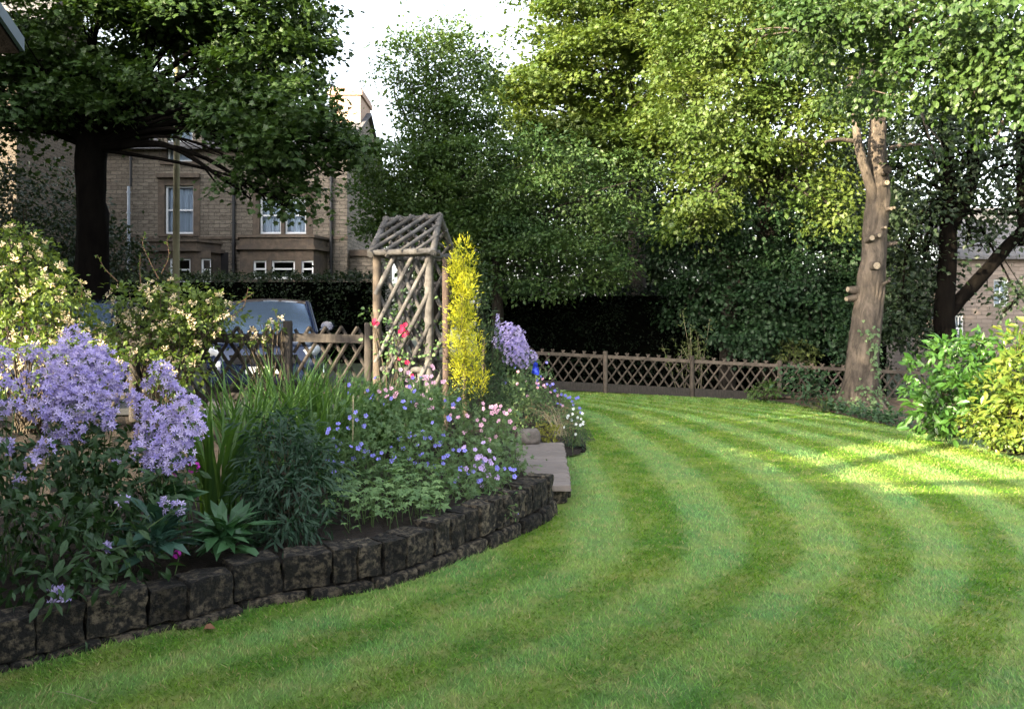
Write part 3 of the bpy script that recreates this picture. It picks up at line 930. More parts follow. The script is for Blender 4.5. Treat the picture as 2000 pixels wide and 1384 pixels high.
# dormer gable wall that breaks the eaves
dx0, dx1, dzt = hx(308), hx(394), hz(222)
wall_grid(mb, dx0, dx1, ZE, dzt, [(hx(326), hx(376), ZE, hz(232))], HD - .003)
mb.add([(dx0, HD - .003, dzt), (dx1, HD - .003, dzt), ((dx0 + dx1) / 2, HD - .003, dzt + .75)], [(0, 1, 2)])
for x in (dx0, dx1): mb.add([(x, HD, ZE), (x, HD + 2.6, ZE), (x, HD + 2.6, dzt), (x, HD, dzt)], [(0, 1, 2, 3)])
part('wall', mb, M['house_stone'], hs)
mb = MB()
for sy in (0, 1):
    ya, yb = (HD - .35, HD + 4.5) if sy == 0 else (HD + 9.35, HD + 4.5)
    v = [(X0 - .15, ya, ZE - .12), (X1 + .15, ya, ZE - .12), (X1 + .15, yb, RZ + .08), (X0 - .15, yb, RZ + .08)]
    mb.add(v + [(q[0], q[1], q[2] + .1) for q in v], [(0, 3, 2, 1), (4, 5, 6, 7), (0, 1, 5, 4), (1, 2, 6, 5), (2, 3, 7, 6), (3, 0, 4, 7)])
rf = part('roof', mb, M['slate'], hs)
mb = MB(); xm = (dx0 + dx1) / 2
for a in (dx0 - .15, dx1 + .15):
    mb.add([(a, HD - .2, dzt - .08), (xm, HD - .2, dzt + .86), (xm, HD + 4, dzt + .86), (a, HD + 4, dzt - .08)], [(0, 1, 2, 3)])
part('dormer_roof', mb, M['slate'], hs)
mb = MB(); cx0, cx1, cy0, cy1 = hx(643), hx(690), HD + 3.0, HD + 6.0
cz = H + (HY - 170) / F * (HD + 3)
box(mb, hx(640) * 1.08, X1 - .05, HD + 3.0, HD + 5.4, ZE + .6, cz - .35)
box(mb, hx(640) * 1.08 - .08, X1 + .03, HD + 2.92, HD + 5.48, cz - .35, cz - .15); box(mb, hx(640) * 1.08 - .02, X1 - .03, HD + 2.97, HD + 5.43, cz - .15, cz)
ch = part('chimney', mb, M['chimney_brick'], rf)
for k in range(3):
    mb = MB(); tube(mb, [(X1 - .6 - .5 * k, HD + 4.2, cz), (X1 - .6 - .5 * k, HD + 4.2, cz + .2)], [.13, .11], 10)
    if k: part('chimney_pot', mb, M['chimney_brick'], rf, True)
mb = MB(); tube(mb, [(X1 - .1, HD + 3.2, cz), (X1 - .1, HD + 3.2, cz + .75)], .018, 5); tube(mb, [(X1 - .3, HD + 3.2, cz + .55), (X1 + .12, HD + 3.2, cz + .55)], .012, 5)
part('aerial', mb, M['pipe'], hs)
for k, h_ in enumerate(holes): sash(hs, *h_, HD + .12, .5, True)
sash(hs, hx(326), hx(376), hz(316), hz(232), HD + .12, .5, True)
# dressed stone: surrounds, cornices, sills, string course
def trim(px0, px1, py0, py1, out=.06, name='stone_trim', mk='ashlar'):
    mb = MB(); box(mb, hx(px0), hx(px1), HD - out, HD + .04, hz(py1), hz(py0)); part(name, mb, M[mk], hs)
for a, b, c, d in ((322, 378, 362, 457), (507, 598, 383, 457)):
    trim(a - 13, a, c, d, .03); trim(b, b + 13, c, d, .03); trim(a - 13, b + 13, c - 14, c, .035); trim(a - 14, b + 14, c - 22, c - 14, .2, 'cornice'); trim(a - 13, b + 13, d, d + 5, .07, 'sill')
trim(549, 556, 383, 457, .03)
trim(316, 326, 286, 316, .03); trim(376, 386, 286, 316, .03); trim(314, 388, 316, 322, .09, 'sill')
trim(390, 680, 462, 467, .08, 'string_course'); trim(188, 300, 462, 467, .08, 'string_course')
for a, b in ((188, 312), (390, 682)):
    mb = MB(); box(mb, hx(a), hx(b), HD - .3, HD - .16, hz(290), hz(284)); part('gutter', mb, M['pipe'], hs)
for px, py0, py1, mk, r in ((458, 345, 545, 'pipe', .07), (648, 300, 545, 'pipe', .06), (258, 300, 365, 'pipe', .05), (254, 365, 545, 'pipe_pale', .06), (199, 430, 545, 'pipe_pale', .035)):
    mb = MB(); tube(mb, [(hx(px), HD - .11, hz(py1)), (hx(px), HD - .11, hz(py0))], r, 8)
    for q in np.arange(py0 + 10, py1, 40): tube(mb, [(hx(px), HD - .11, hz(q)), (hx(px), HD - .11, hz(q + 3))], r * 1.4, 8)
    part('downpipe', mb, M[mk], hs, True)
# two bays
def bay(pxa, pxb, cap0, cap1, wtop, wbot, wlist, cant, rounded):
    dep = 1.0
    ya = HD - dep
    fx = HD / ya
    xa, xb = hx(pxa), hx(pxb)
    mb = MB()
    hl = [(hx(a) / fx, hx(b) / fx, hz(wbot), hz(wtop)) for a, b in wlist]
    wall_grid(mb, xa + cant, xb - cant, ZB, hz(cap1), hl, ya, .2)
    for s_ in (0, 1):
        p, q = ((xa, HD), (xa + cant, ya)) if s_ == 0 else ((xb - cant, ya), (xb, HD))
        mb.add([(p[0], p[1], ZB), (q[0], q[1], ZB), (q[0], q[1], hz(cap1)), (p[0], p[1], hz(cap1))], [(0, 1, 2, 3)])
    by = part('bay', mb, M['ashlar'], hs)
    def ring(z0, z1, o, mk='ashlar', nm='bay_parapet'):
        pts = [(xa - o, HD), (xa + cant - o * .6, ya - o), (xb - cant + o * .6, ya - o), (xb + o, HD)]
        m2 = MB(); n = len(pts)
        m2.add([(x, y_, z0) for x, y_ in pts] + [(x, y_, z1) for x, y_ in pts], [(i, i + 1, n + i + 1, n + i) for i in range(3)])
        m2.add([(x, y_, z1) for x, y_ in pts], [(0, 1, 2, 3)]); m2.add([(x, y_, z0) for x, y_ in pts], [(3, 2, 1, 0)])
        part(nm, m2, M[mk], by)
    ring(hz(cap1), hz(cap0), .0); ring(hz(cap1) - .02, hz(cap1 - 6), .14, nm='bay_cornice'); ring(hz(cap0 + 3), hz(cap0) + .03, .08, nm='bay_coping')
    for h_ in hl: sash(hs, *h_, ya + .08, .55, True if h_[0] < -12.6 and False else False)
bay(275, 432, 474, 494, 508, 556, [(331, 372), (392, 412)], .55, True)
bay(470, 640, 466, 491, 512, 548, [(494, 520), (530, 576), (588, 612)], .3, False)
mb = MB(); box(mb, hx(678), hx(728), HD + .5, HD + 5, ZB, hz(498)); part('side_wing', mb, M['house_stone'], hs)
mb = MB(); box(mb, hx(678) + .003, hx(730), HD + .4, HD + 5.1, hz(498), hz(486)); part('wing_coping', mb, M['ashlar'], hs)

# the tall house whose flank shows at the frame edge, the far house, the house of the garden, an unseen house added for its shade
def simple_house(name, label, x0, x1, y0, y1, z0, ze, rise, wm, rm, ridge='x', eave=.3):
    t = thing(name, label, 'house', ((x0 + x1) / 2, (y0 + y1) / 2, z0))
    mb = MB(); box(mb, x0, x1, y0, y1, z0, ze)
    if ridge == 'x':
        ym = (y0 + y1) / 2
        for x in (x0, x1): mb.add([(x, y0, ze), (x, y1, ze), (x, ym, ze + rise)], [(0, 1, 2)])
    else:
        xm = (x0 + x1) / 2
        for y_ in (y0, y1): mb.add([(x0, y_, ze), (x1, y_, ze), (xm, y_, ze + rise)], [(0, 1, 2)])
    part('wall', mb, wm, t)
    mb = MB()
    if ridge == 'x':
        sl = rise / ((y1 - y0) / 2)
        for ya, s_ in ((y0, -1), (y1, 1)):
            v = [(x0 - eave, ya + s_ * eave, ze - sl * eave + .03), (x1 + eave, ya + s_ * eave, ze - sl * eave + .03), (x1 + eave, ym, ze + rise + .03), (x0 - eave, ym, ze + rise + .03)]
            mb.add(v + [(q[0], q[1], q[2] + .12) for q in v], [(0, 3, 2, 1), (4, 5, 6, 7), (0, 1, 5, 4), (1, 2, 6, 5), (2, 3, 7, 6), (3, 0, 4, 7)])
    else:
        sl = rise / ((x1 - x0) / 2)
        for xa, s_ in ((x0, -1), (x1, 1)):
            v = [(xa + s_ * eave, y0 - eave, ze - sl * eave + .03), (xa + s_ * eave, y1 + eave, ze - sl * eave + .03), (xm, y1 + eave, ze + rise + .03), (xm, y0 - eave, ze + rise + .03)]
            mb.add(v + [(q[0], q[1], q[2] + .12) for q in v], [(0, 3, 2, 1), (4, 5, 6, 7), (0, 1, 5, 4), (1, 2, 6, 5), (2, 3, 7, 6), (3, 0, 4, 7)])
    part('roof', mb, rm, t)
    return t
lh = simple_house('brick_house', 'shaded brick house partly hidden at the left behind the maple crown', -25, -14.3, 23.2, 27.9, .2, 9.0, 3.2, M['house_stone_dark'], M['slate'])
fd = 30.0
fx_ = lambda px: (px - 1000) / F * fd
fzz = lambda py: H + (HY - py) / F * fd
fh = thing('pale_house', 'pale pinkish stone house glimpsed between trunks of the dark tree', 'house', (fx_(1960), fd + 3, 0))
mb = MB()
fw_ = [(fx_(1941), fx_(1972), fzz(598), fzz(545)), (fx_(1866), fx_(1884), fzz(668), fzz(615)), (fx_(2020), fx_(2050), fzz(598), fzz(545))]
wall_grid(mb, fx_(1850), fx_(2140), -.5, fzz(505), fw_, fd)
mb.add([(fx_(1850), fd + 8, -.5), (fx_(1850), fd, -.5), (fx_(1850), fd, fzz(505)), (fx_(1850), fd + 8, fzz(505))], [(0, 1, 2, 3)])
part('wall', mb, M['house_stone_far'], fh)
mb = MB(); v = [(fx_(1846), fd - .3, fzz(507)), (fx_(2145), fd - .3, fzz(507)), (fx_(2145), fd + 4, fzz(507) + 2.4), (fx_(1846), fd + 4, fzz(507) + 2.4)]
mb.add(v + [(a, b, c + .1) for a, b, c in v], [(0, 3, 2, 1), (4, 5, 6, 7), (0, 1, 5, 4), (1, 2, 6, 5), (2, 3, 7, 6), (3, 0, 4, 7)]); part('roof', mb, M['slate'], fh)
for h_ in fw_: sash(fh, *h_, fd + .1, .5, True, 1)

oh = thing('porch_house', 'dark house roof corner with a grey sloping bargeboard at the upper corner', 'house', (-3, 0, 0))
tipx, tipy, tipz = P(38, 82, 2.1)
mb = MB(); box(mb, -3.1, -1.55, -1.9, 1.72, -.1, 2.3); box(mb, -4.0, -3.101, -2.0, 2.25, -.1, 2.28); box(mb, -5.4, -1.75, -9, -2.31, -.1, 5.2); part('wall', mb, M['render_dark'], oh)  # lean-to and taller rear block are unseen, added to shade the lawn
sl = .55; zr = tipz + sl * tipy
for s_ in (1, -1):
    mb = MB(); v = [(tipx, s_ * tipy, tipz), (tipx, 0, zr), (-3.2, 0, zr), (-3.2, s_ * tipy, tipz)]
    mb.add(v + [(a, b, c - .03) for a, b, c in v], [(0, 1, 2, 3), (4, 7, 6, 5), (0, 4, 5, 1), (1, 5, 6, 2), (2, 6, 7, 3), (3, 7, 4, 0)]); part('roof', mb, M['bark_black'], oh)
    mb = MB(); board(mb, (tipx + .008, s_ * tipy, tipz + .01), (tipx + .008, 0, zr + .01), .035, .012); part('bargeboard', mb, M['gutter'], oh)
mb = MB(); mb.add([(-1.54, -1.9, 2.3), (-1.54, 1.72, 2.3), (-1.54, 0, zr - .12)], [(0, 1, 2)]); part('gable', mb, M['render_dark'], oh)
mb = MB(); sl = 1.0
for s_ in (-1, 1):
    v = [(-3.6 + s_ * 2.1, -9.3, 4.95), (-3.6 + s_ * 2.1, -2.2, 4.95), (-3.6, -2.2, 7.0), (-3.6, -9.3, 7.0)]
    mb.add(v + [(a, b, c + .12) for a, b, c in v], [(0, 1, 2, 3), (4, 7, 6, 5), (0, 4, 5, 1), (1, 5, 6, 2), (2, 6, 7, 3), (3, 7, 4, 0)])
part('roof', mb, M['slate'], oh)
simple_house('unseen_shade_house', 'unseen stone house added left of the garden to shade the trees', -21, -11.5, 5.5, 14.5, 0, 7.8, 2.2, M['house_stone'], M['slate'], 'y')  # unseen house, added to keep the maple and lower trees in shade

# pole in front of the house
pl = thing('utility_pole', 'slim sunlit wooden pole standing in front of the stone house', 'pole', (P(346, 560, 19)[0], 19, .4))
q = P(346, 180, 19); mb = MB()
tube(mb, [(P(343, 560, 19)[0], 19, .3), (P(344.5, 400, 19)[0], 19, P(0, 400, 19)[2]), (P(346, 120, 19)[0], 19, P(0, 120, 19)[2])], [.085, .075, .06], 10); part('shaft', mb, M['pole'], pl, True)
mb = MB(); z = P(0, 120, 19)[2]; tube(mb, [(P(346, 0, 19)[0], 19, z), (P(346, 0, 19)[0], 18.5, z + .25), (P(346, 0, 19)[0], 17.9, z + .3)], .03, 8)
part('arm', mb, M['pole'], pl, True)

# ------------------------------------------------------------------ cars
def car(label, loc, yaw):
    c_, s_ = math.cos(yaw), math.sin(yaw)
    t = thing('parked_car', label, 'car', loc, 'cars parked behind the fence')
    def W(v):
        v = np.asarray(v, float)
        return np.c_[v[:, 0] * c_ - v[:, 1] * s_ + loc[0], v[:, 0] * s_ + v[:, 1] * c_ + loc[1], v[:, 2] + loc[2]]
    class WM(MB):
        def add(s, v, f, rnd=None, mi=0): return MB.add(s, W(np.asarray(v, float).reshape(-1, 3)), f, rnd, mi)
    def loftsec(secs, prof):
        m = WM(); n = len(prof[0])
        V = []
        for (y_, zb, zt, hw) in secs:
            V.append([(hw * a, y_, zb + (zt - zb) * b) for a, b in zip(*prof)])
        V = np.array(V); k = len(secs)
        i = np.arange(k - 1)[:, None] * n; j = np.arange(n)[None]; j2 = (j + 1) % n
        m.add(V.reshape(-1, 3), np.stack([i + j, i + n + j, i + n + j2, i + j2], -1).reshape(-1, 4))
        for r in (0, k - 1):
            idx = np.arange(n) if r == 0 else np.arange(n)[::-1]
            m.add(V[r][idx], [tuple(range(n))])
        return m
    a = ([-.9, -.98, -1, -1, -.95, -.8, 0, .8, .95, 1, 1, .98, .9], [0, .08, .3, .65, .88, .98, 1, .98, .88, .65, .3, .08, 0])
    body = part('body', loftsec([(-2.12, .38, .62, .62), (-2.08, .26, .74, .76), (-1.95, .2, .83, .84), (-1.5, .2, .95, .89), (-.95, .2, 1.02, .9), (0, .2, 1.02, .9), (1.4, .2, 1.04, .89), (1.95, .24, 1.03, .84), (2.1, .36, .9, .76)], a), M['car_paint'], t, True)
    # greenhouse: roof, pillars, glass
    wb, wt = -1.02, -.30
    m = WM(); n = 9
    xs_ = np.linspace(-1, 1, n)
    def row(y_, z_, hw, crown_): return [(hw * x, y_, z_ + crown_ * (1 - x * x)) for x in xs_]
    rows = [row(wt, 1.50, .64, .05), row(.2, 1.56, .66, .05), row(.9, 1.57, .66, .05), row(1.55, 1.52, .64, .04), row(1.7, 1.46, .63, .03)]
    V = np.array(rows); i = np.arange(len(rows) - 1)[:, None] * n + np.arange(n - 1)[None]
    m.add(V.reshape(-1, 3), np.stack([i, i + 1, i + n + 1, i + n], -1).reshape(-1, 4)); part('roof', m, M['car_paint'], t, True)
    def bow(yb, zb_, hb, yt, zt_, ht, bulge):
        m = WM(); V = []
        for v_ in np.linspace(0, 1, 5):
            hw = hb + (ht - hb) * v_
            V.append([(hw * x, yb + (yt - yb) * v_ + bulge * (1 - x * x), zb_ + (zt_ - zb_) * v_ + .05 * v_ * (1 - x * x) + .03 * math.sin(v_ * PI)) for x in xs_])
        V = np.array(V); i = np.arange(4)[:, None] * n + np.arange(n - 1)[None]
        m.add(V.reshape(-1, 3), np.stack([i, i + 1, i + n + 1, i + n], -1).reshape(-1, 4)); return m
    part('windscreen', bow(wb, 1.0, .76, wt, 1.495, .63, -.1), M['car_glass'], t, True)
    part('rear_window', bow(1.98, 1.02, .72, 1.7, 1.455, .62, .06), M['car_glass'], t, True)
    for s in (-1, 1):
        m = WM(); m.add([(s * .8, wb + .06, 1.0), (s * .8, 1.85, 1.02), (s * .64, 1.6, 1.5), (s * .65, wt, 1.51)], [(0, 1, 2, 3) if s > 0 else (3, 2, 1, 0)]); part('side_window', m, M['car_side'], t)
        m = WM()
        for (p0, p1) in (((s * .775, wb - .02, 1.0), (s * .64, wt, 1.52)), ((s * .81, .35, 1.0), (s * .665, .35, 1.54)), ((s * .78, 1.93, 1.0), (s * .64, 1.66, 1.5)), ((s * .645, wt, 1.525), (s * .645, 1.66, 1.52))):
            tube(m, [p0, p1], .042, 6)
        part('pillar', m, M['car_paint'], t, True)
        m = WM(); tube(m, [(s * .86, wb + .22, 1.05), (s * .98, wb + .2, 1.1)], .03, 6); tube(m, [(s * .97, wb + .16, 1.12), (s * 1.0, wb + .24, 1.12)], .11, 8, flat=.75); part('mirror', m, M['car_paint'], t, True)
        m = WM(); tube(m, [(s * .62, -2.08, .70), (s * .74, -1.98, .73), (s * .84, -1.78, .78)], [.07, .085, .05], 8); part('headlight', m, M['lamp_glass'], t, True)
        for yw in (-1.32, 1.32):
            m = WM(); tube(m, [(s * .7, yw, .32), (s * .9, yw, .32)], .32, 20); wh = part('wheel', m, M['tyre'], t, True)
            m = WM(); tube(m, [(s * .895, yw, .32), (s * .915, yw, .32)], .2, 14); part('rim', m, M['chrome'], wh)
    m = WM(); box(m, -.48, .48, -2.145, -2.05, .55, .66); part('grille', m, M['car_dark'], t)
    m = WM(); box(m, -.5, .5, -2.16, -2.06, .665, .69); part('grille_trim', m, M['chrome'], t)
    m = WM(); box(m, -.26, .26, -2.17, -2.14, .40, .51); part('number_plate', m, M['plate'], t)
    return t
cx_, cy_ = P(528, 0, 14.4)[0], 14.4
car('dark blue car with pale reflections facing the crossed fence beside the arch', (cx_, cy_, .38), math.radians(14))
car('blue car mostly hidden behind the honeysuckle, left of the other parked car', (P(158, 0, 14.6)[0], 14.6, .38), math.radians(12))

exec_trees = True
# ------------------------------------------------------------------ trees
def tree(name, label, base, path, rad, fork, lobes, leaf, tpl, size, bark='bark_dark', dens=7, k=22, sr=.42, cat='tree', group=None, sub=4, lr=None, **kw):
    t = thing(name, label, cat, base, group)
    mb = MB(); pts = smooth_path(path, 14)
    tube(mb, pts, np.interp(np.linspace(0, 1, 14), np.linspace(0, 1, len(rad)), rad), 14, cap=False, wob=.035)
    tr = part('trunk', mb, M[bark], t, True)
    mb = MB(); limbs(mb, fork, lr or rad[-1], lobes, sub); part('limb', mb, M[bark], t, True)
    mb = MB(); crown(mb, lobes, tpl, size, dens, k, sr, **kw); part('crown', mb, L[leaf], t)
    return t


d = 16.0
b = P(180, 640, d); b[2] = .35
lob = PL([(40, 70, 15.6, 130, 90, 2.0), (180, 40, 16, 140, 90, 2.2), (330, 40, 16, 130, 90, 2.2), (450, 60, 15.6, 120, 80, 1.9), (555, 45, 16, 70, 70, 1.3), (625, 55, 16, 48, 32, .8), (545, 135, 15.4, 75, 48, 1.2),
          (60, 190, 15.6, 120, 70, 1.8), (170, 170, 16.5, 100, 60, 1.6), (280, 178, 16.5, 100, 55, 1.6), (400, 172, 15.5, 110, 52, 1.6), (505, 215, 15, 95, 55, 1.3), (595, 225, 15, 62, 45, 1.0), (655, 280, 15, 48, 32, .7), (690, 295, 15, 26, 18, .4),
          (570, 290, 14.8, 85, 50, 1.1), (500, 285, 15, 55, 35, .8), (520, 345, 14.8, 52, 38, .8), (555, 375, 14.8, 42, 24, .6), (40, 255, 16, 100, 40, 1.3), (215, 235, 16, 75, 34, 1.2), (425, 225, 15.6, 40, 30, .9), (640, 325, 15, 35, 20, .5),
          (250, -90, 16, 220, 70, 2.6), (480, -70, 16, 110, 60, 1.8), (-130, 60, 15.6, 110, 120, 2), (-120, 220, 16, 100, 70, 1.8), (560, 405, 14.8, 20, 14, .3), (470, 372, 15, 14, 20, .3)])
tree('maple_tree', 'large dark green maple overhanging the stone house and parked cars', b, [b, P(182, 480, d), P(178, 380, d), P(180, 290, d), P(190, 220, d)], [.36, .30, .27, .30, .22], P(180, 290, d), lob, 'maple', tpl_maple(), .115, dens=6.8, k=30, sr=.32, sub=6, blob=.75, jit=.34, up=.9, flat=.18, lr=.13, bark='bark_black')

d = 20.5
b = P(845, 640, d); b[2] = .3
lob = PL([(790, 120, d, 60, 42, 1.2, .6), (845, 85, d, 60, 38, 1.1, .6), (765, 165, d, 30, 26, .7, .5), (900, 130, d, 75, 55, 1.5, .8), (850, 180, d, 65, 45, 1.2, .7), (925, 215, d, 85, 60, 1.8), (845, 245, d, 60, 40, 1.3, .8), (860, 300, d, 90, 45, 1.6),
          (775, 335, 20, 75, 40, 1.3), (745, 385, 20, 45, 40, 1.0), (815, 395, 20, 95, 55, 1.7), (930, 340, d, 110, 65, 2.0), (765, 435, 20, 58, 32, 1.1), (850, 460, 20, 90, 55, 1.6), (735, 470, 20.5, 26, 30, .6), (930, 450, 20, 90, 60, 1.6), (905, 530, 20, 55, 50, 1.2)])
tree('hawthorn_tree', 'loose green tree with sparse twiggy top standing behind the timber arch', b, [b, P(850, 500, d), P(860, 400, d), P(855, 300, d)], [.16, .14, .12, .07], P(855, 400, d), lob, 'tree_mid', tpl_diamond(.62), .112, dens=11, k=22, sr=.3, blob=.5, sub=5)
d = 19.5
b = P(972, 720, d); b[2] = 0
lob = PL([(1050, 330, d, 110, 60, 1.8), (1000, 415, d, 100, 60, 1.7), (1105, 410, d, 110, 70, 1.9), (1195, 385, d, 80, 70, 1.5), (1030, 500, 19, 100, 55, 1.6), (1130, 500, 19, 100, 58, 1.6), (1215, 480, 19, 62, 55, 1.1), (955, 480, d, 50, 60, 1.0), (1080, 555, 19, 90, 26, 1.0, .8), (985, 560, 19.3, 45, 30, .8, .7), (1170, 555, 19, 60, 26, .8, .8)])
tree('beech_tree', 'dark glossy leaved tree with low hanging branches above the black hedge', b, [b, P(972, 600, d), P(968, 520, d), P(985, 420, d)], [.16, .14, .13, .08], P(975, 500, d), lob, 'tree_dark', tpl_diamond(.62), .105, dens=8, k=22, sr=.26, blob=.55, sub=4, droop=.5)
d = 25.0
b = P(1245, 700, d); b[2] = -.2
lob = PL([(1085, 75, d, 70, 50, 1.8, .8), (1180, 40, d, 110, 75, 2.4), (1310, 40, d, 110, 75, 2.4), (1045, 150, d, 75, 60, 1.8), (1160, 145, d, 110, 70, 2.4), (1290, 150, d, 110, 75, 2.4), (1090, 235, d, 95, 60, 2.2), (1210, 240, d, 95, 60, 2.2), (1010, 210, d, 45, 60, 1.3, .7), (1320, 250, 24, 80, 60, 2), (1140, 300, d, 90, 45, 1.8), (1240, -60, d, 180, 60, 3), (1250, 320, 24, 80, 50, 1.6), (1060, -20, 26, 40, 25, 1, .4)])
tree('sycamore_tree', 'tall sunlit yellow green sycamore rising behind the hanging dark branches', b, [b, P(1245, 560, d), P(1240, 400, d), P(1235, 250, d)], [.3, .27, .22, .15], P(1238, 300, d), lob, 'sycamore', tpl_maple(), .14, dens=6, k=26, sr=.42, blob=1.0, jit=.34, sub=3, up=.8, flat=.22)
d = 18.5
b = P(1500, 760, 21); b[2] = -.3
lob = PL([(1420, 60, d, 110, 75, 2.0), (1540, 40, d, 110, 80, 2.0), (1450, 160, d, 110, 70, 1.9), (1380, 230, d, 85, 65, 1.6), (1490, 250, d, 100, 65, 1.7), (1570, 160, d, 90, 70, 1.6), (1430, 335, 18, 80, 55, 1.3), (1540, 330, 18.5, 85, 50, 1.3), (1375, 385, 18, 55, 52, 1.0), (1610, 270, 18, 60, 55, 1.1), (1345, 445, 18, 38, 38, .7), (1640, 420, 18, 48, 38, .8), (1660, 170, 18, 70, 60, 1.3), (1350, 140, 19.5, 80, 70, 1.6), (1480, -70, d, 200, 60, 2.6), (1590, 390, 18.2, 40, 30, .7)])
tree('lime_tree', 'broad lime tree with bright yellow leaves hanging over the far fence', b, [b, P(1500, 560, 20.5), P(1500, 400, 19.5), P(1490, 260, 19)], [.3, .26, .24, .15], P(1495, 330, 19.2), lob, 'lime', tpl_diamond(.85), .11, dens=8.5, k=24, sr=.34, jit=.34, blob=.7, sub=4, droop=.6)
d = 20.0
b = P(1420, 740, 20.3); b[2] = -.2
lob = PL([(1400, 480, d, 100, 65, 1.6), (1520, 440, d, 100, 70, 1.6), (1620, 480, d, 65, 75, 1.3), (1450, 580, d, 110, 80, 1.6), (1560, 570, 19.6, 100, 75, 1.5), (1640, 600, 19.6, 50, 70, 1.0), (1345, 590, d, 45, 55, .9), (1480, 660, 19.4, 120, 36, .9), (1600, 665, 19.2, 60, 30, .8), (1290, 470, 20.5, 50, 60, 1)])
tree('ivy_clad_tree', 'shaded tree smothered in drooping dark ivy leaves behind the far fence', b, [b, P(1425, 600, 20.3), P(1440, 480, 20.3)], [.22, .2, .14], P(1440, 520, 20.3), lob, 'ivy_dark', tpl_oval(.8), .10, dens=10, k=24, sr=.3, blob=.6, sub=3, droop=.9, up=.3)
# big lime with the pruned trunk
d = 16.0
bt = ground(1680, 803); d = bt[1]
tp = [(1678, 806, 88), (1679, 775, 70), (1681, 740, 62), (1689, 650, 55), (1700, 560, 50), (1706, 500, 46), (1710, 440, 45), (1715, 380, 42), (1714, 320, 36), (1714, 260, 30), (1716, 200, 27), (1722, 120, 25), (1728, 20, 20), (1732, -90, 14)]
t6 = thing('pruned_lime_tree', 'tall lime with pale brown trunk covered in sawn branch stubs at the lawn edge', 'tree', bt)
mb = MB(); path = smooth_path([P(a, b_, d) for a, b_, c_ in tp], 150); rr = np.interp(np.linspace(0, 1, 150), np.linspace(0, 1, len(tp)), [c_ / 2 / F * d for a, b_, c_ in tp])
knob(mb, path, rr, 56)
tr6 = part('trunk', mb, M['bark_lime'], t6, True)
for a in range(6):
    mb_ = MB(); an = a * PI / 3 + .4; e = np.array([math.cos(an), math.sin(an) , 0])
    tube(mb_, smooth_path([bt + e * .26 + [0, 0, .34], bt + e * .40 + [0, 0, .08], bt + e * .58 + [0, 0, -.06]], 6), [.09, .11, .06], 8, wob=.05); part('root_flare', mb_, M['bark_lime'], t6, True)
mb = MB(); q = [P(1712, 430, d - .02), P(1704, 380, d - .08), P(1691, 335, d - .16), P(1681, 300, d - .22), P(1674, 262, d - .3), P(1671, 225, d - .35), P(1664, 150, d - .4)]
knob(mb, smooth_path(q, 40), np.linspace(.115, .06, 40), 22); part('limb', mb, M['bark_lime'], t6, True)
for a, b_, r_, dx, dz in ((1698, 521, .075, -.05, 0), (1691, 469, .055, -.15, .05), (1703, 463, .04, -.05, 0), (1717, 337, .10, .1, 0), (1718, 362, .05, 0, 0), (1722, 412, .035, .2, 0), (1714, 448, .03, 0, 0), (1741, 476, .04, .8, .1), (1664, 566, .06, -.9, .1), (1661, 583, .05, -1, -.1), (1726, 410, .03, .4, 0)):
    rad6 = float(np.interp(P(0, b_, d)[2], path[:, 2], rr))
    p0 = P(a, b_, d) + np.array([0, -rad6 * .75 if abs(dx) < .5 else 0, 0]); dr = unit(np.array([dx, -1 if abs(dx) < .5 else -.25, dz]))
    mb = MB(); sl_ = .17 if abs(dx) < .5 else .1
    tube(mb, [p0 - dr * .1, p0 + dr * sl_ * .5, p0 + dr * sl_], [r_ * 1.7, r_ * 1.2, r_], 10, cap=False, wob=.08); sb = part('branch_stub', mb, M['bark_lime'], t6, True)
    mb = MB(); c0 = p0 + dr * (sl_ - .002); tube(mb, [c0, c0 + dr * .006], r_ * .93, 10); part('cut_face', mb, M['cut_wood' if b_ != 337 else 'bark_dark'], sb)
for a0, b0_, a1, b1_ in ((1712, 572, 1737, 548), (1672, 277, 1612, 277), (1738, 290, 1800, 284)):
    mb = MB(); tube(mb, smooth_path([P(a0, b0_, d - .1), P((a0 + a1) / 2, (b0_ + b1_) / 2 - 4, d - .2), P(a1, b1_, d - .35)], 7), np.linspace(.05, .03, 7), 7, wob=.08); part('branch_stub', mb, M['bark_lime'], t6, True)
lob = PL([(1560, 60, 11.5, 90, 50, 1.2, .8), (1640, 90, 12, 100, 60, 1.3, .9), (1760, 60, 11.5, 120, 70, 1.5), (1890, 60, 10.5, 110, 80, 1.4), (1985, 150, 10, 70, 70, 1.0), (1790, 150, 11, 95, 45, 1.1), (1890, 175, 10.5, 85, 50, 1.0), (1960, 240, 10.5, 55, 50, .7, .8), (1690, 190, 13.5, 60, 40, .8, .8), (1830, 320, 15, 45, 30, .6, .5), (2010, 60, 10, 90, 100, 1.2), (1660, 205, 14.5, 46, 26, .5, .8), (1715, 190, 14.6, 60, 34, .6, .9), (1750, -70, 12, 260, 60, 2.4)])
mb = MB(); limbs(mb, P(1722, 120, d), .1, lob, 3); part('branch', mb, M['bark_lime'], t6, True)
mb = MB(); crown(mb, lob, tpl_oval(.85), .088, 10, 20, .22, blob=.42, droop=.9, up=.5, jit=.4, inner=.35); part('crown', mb, L['lime_near'], t6)
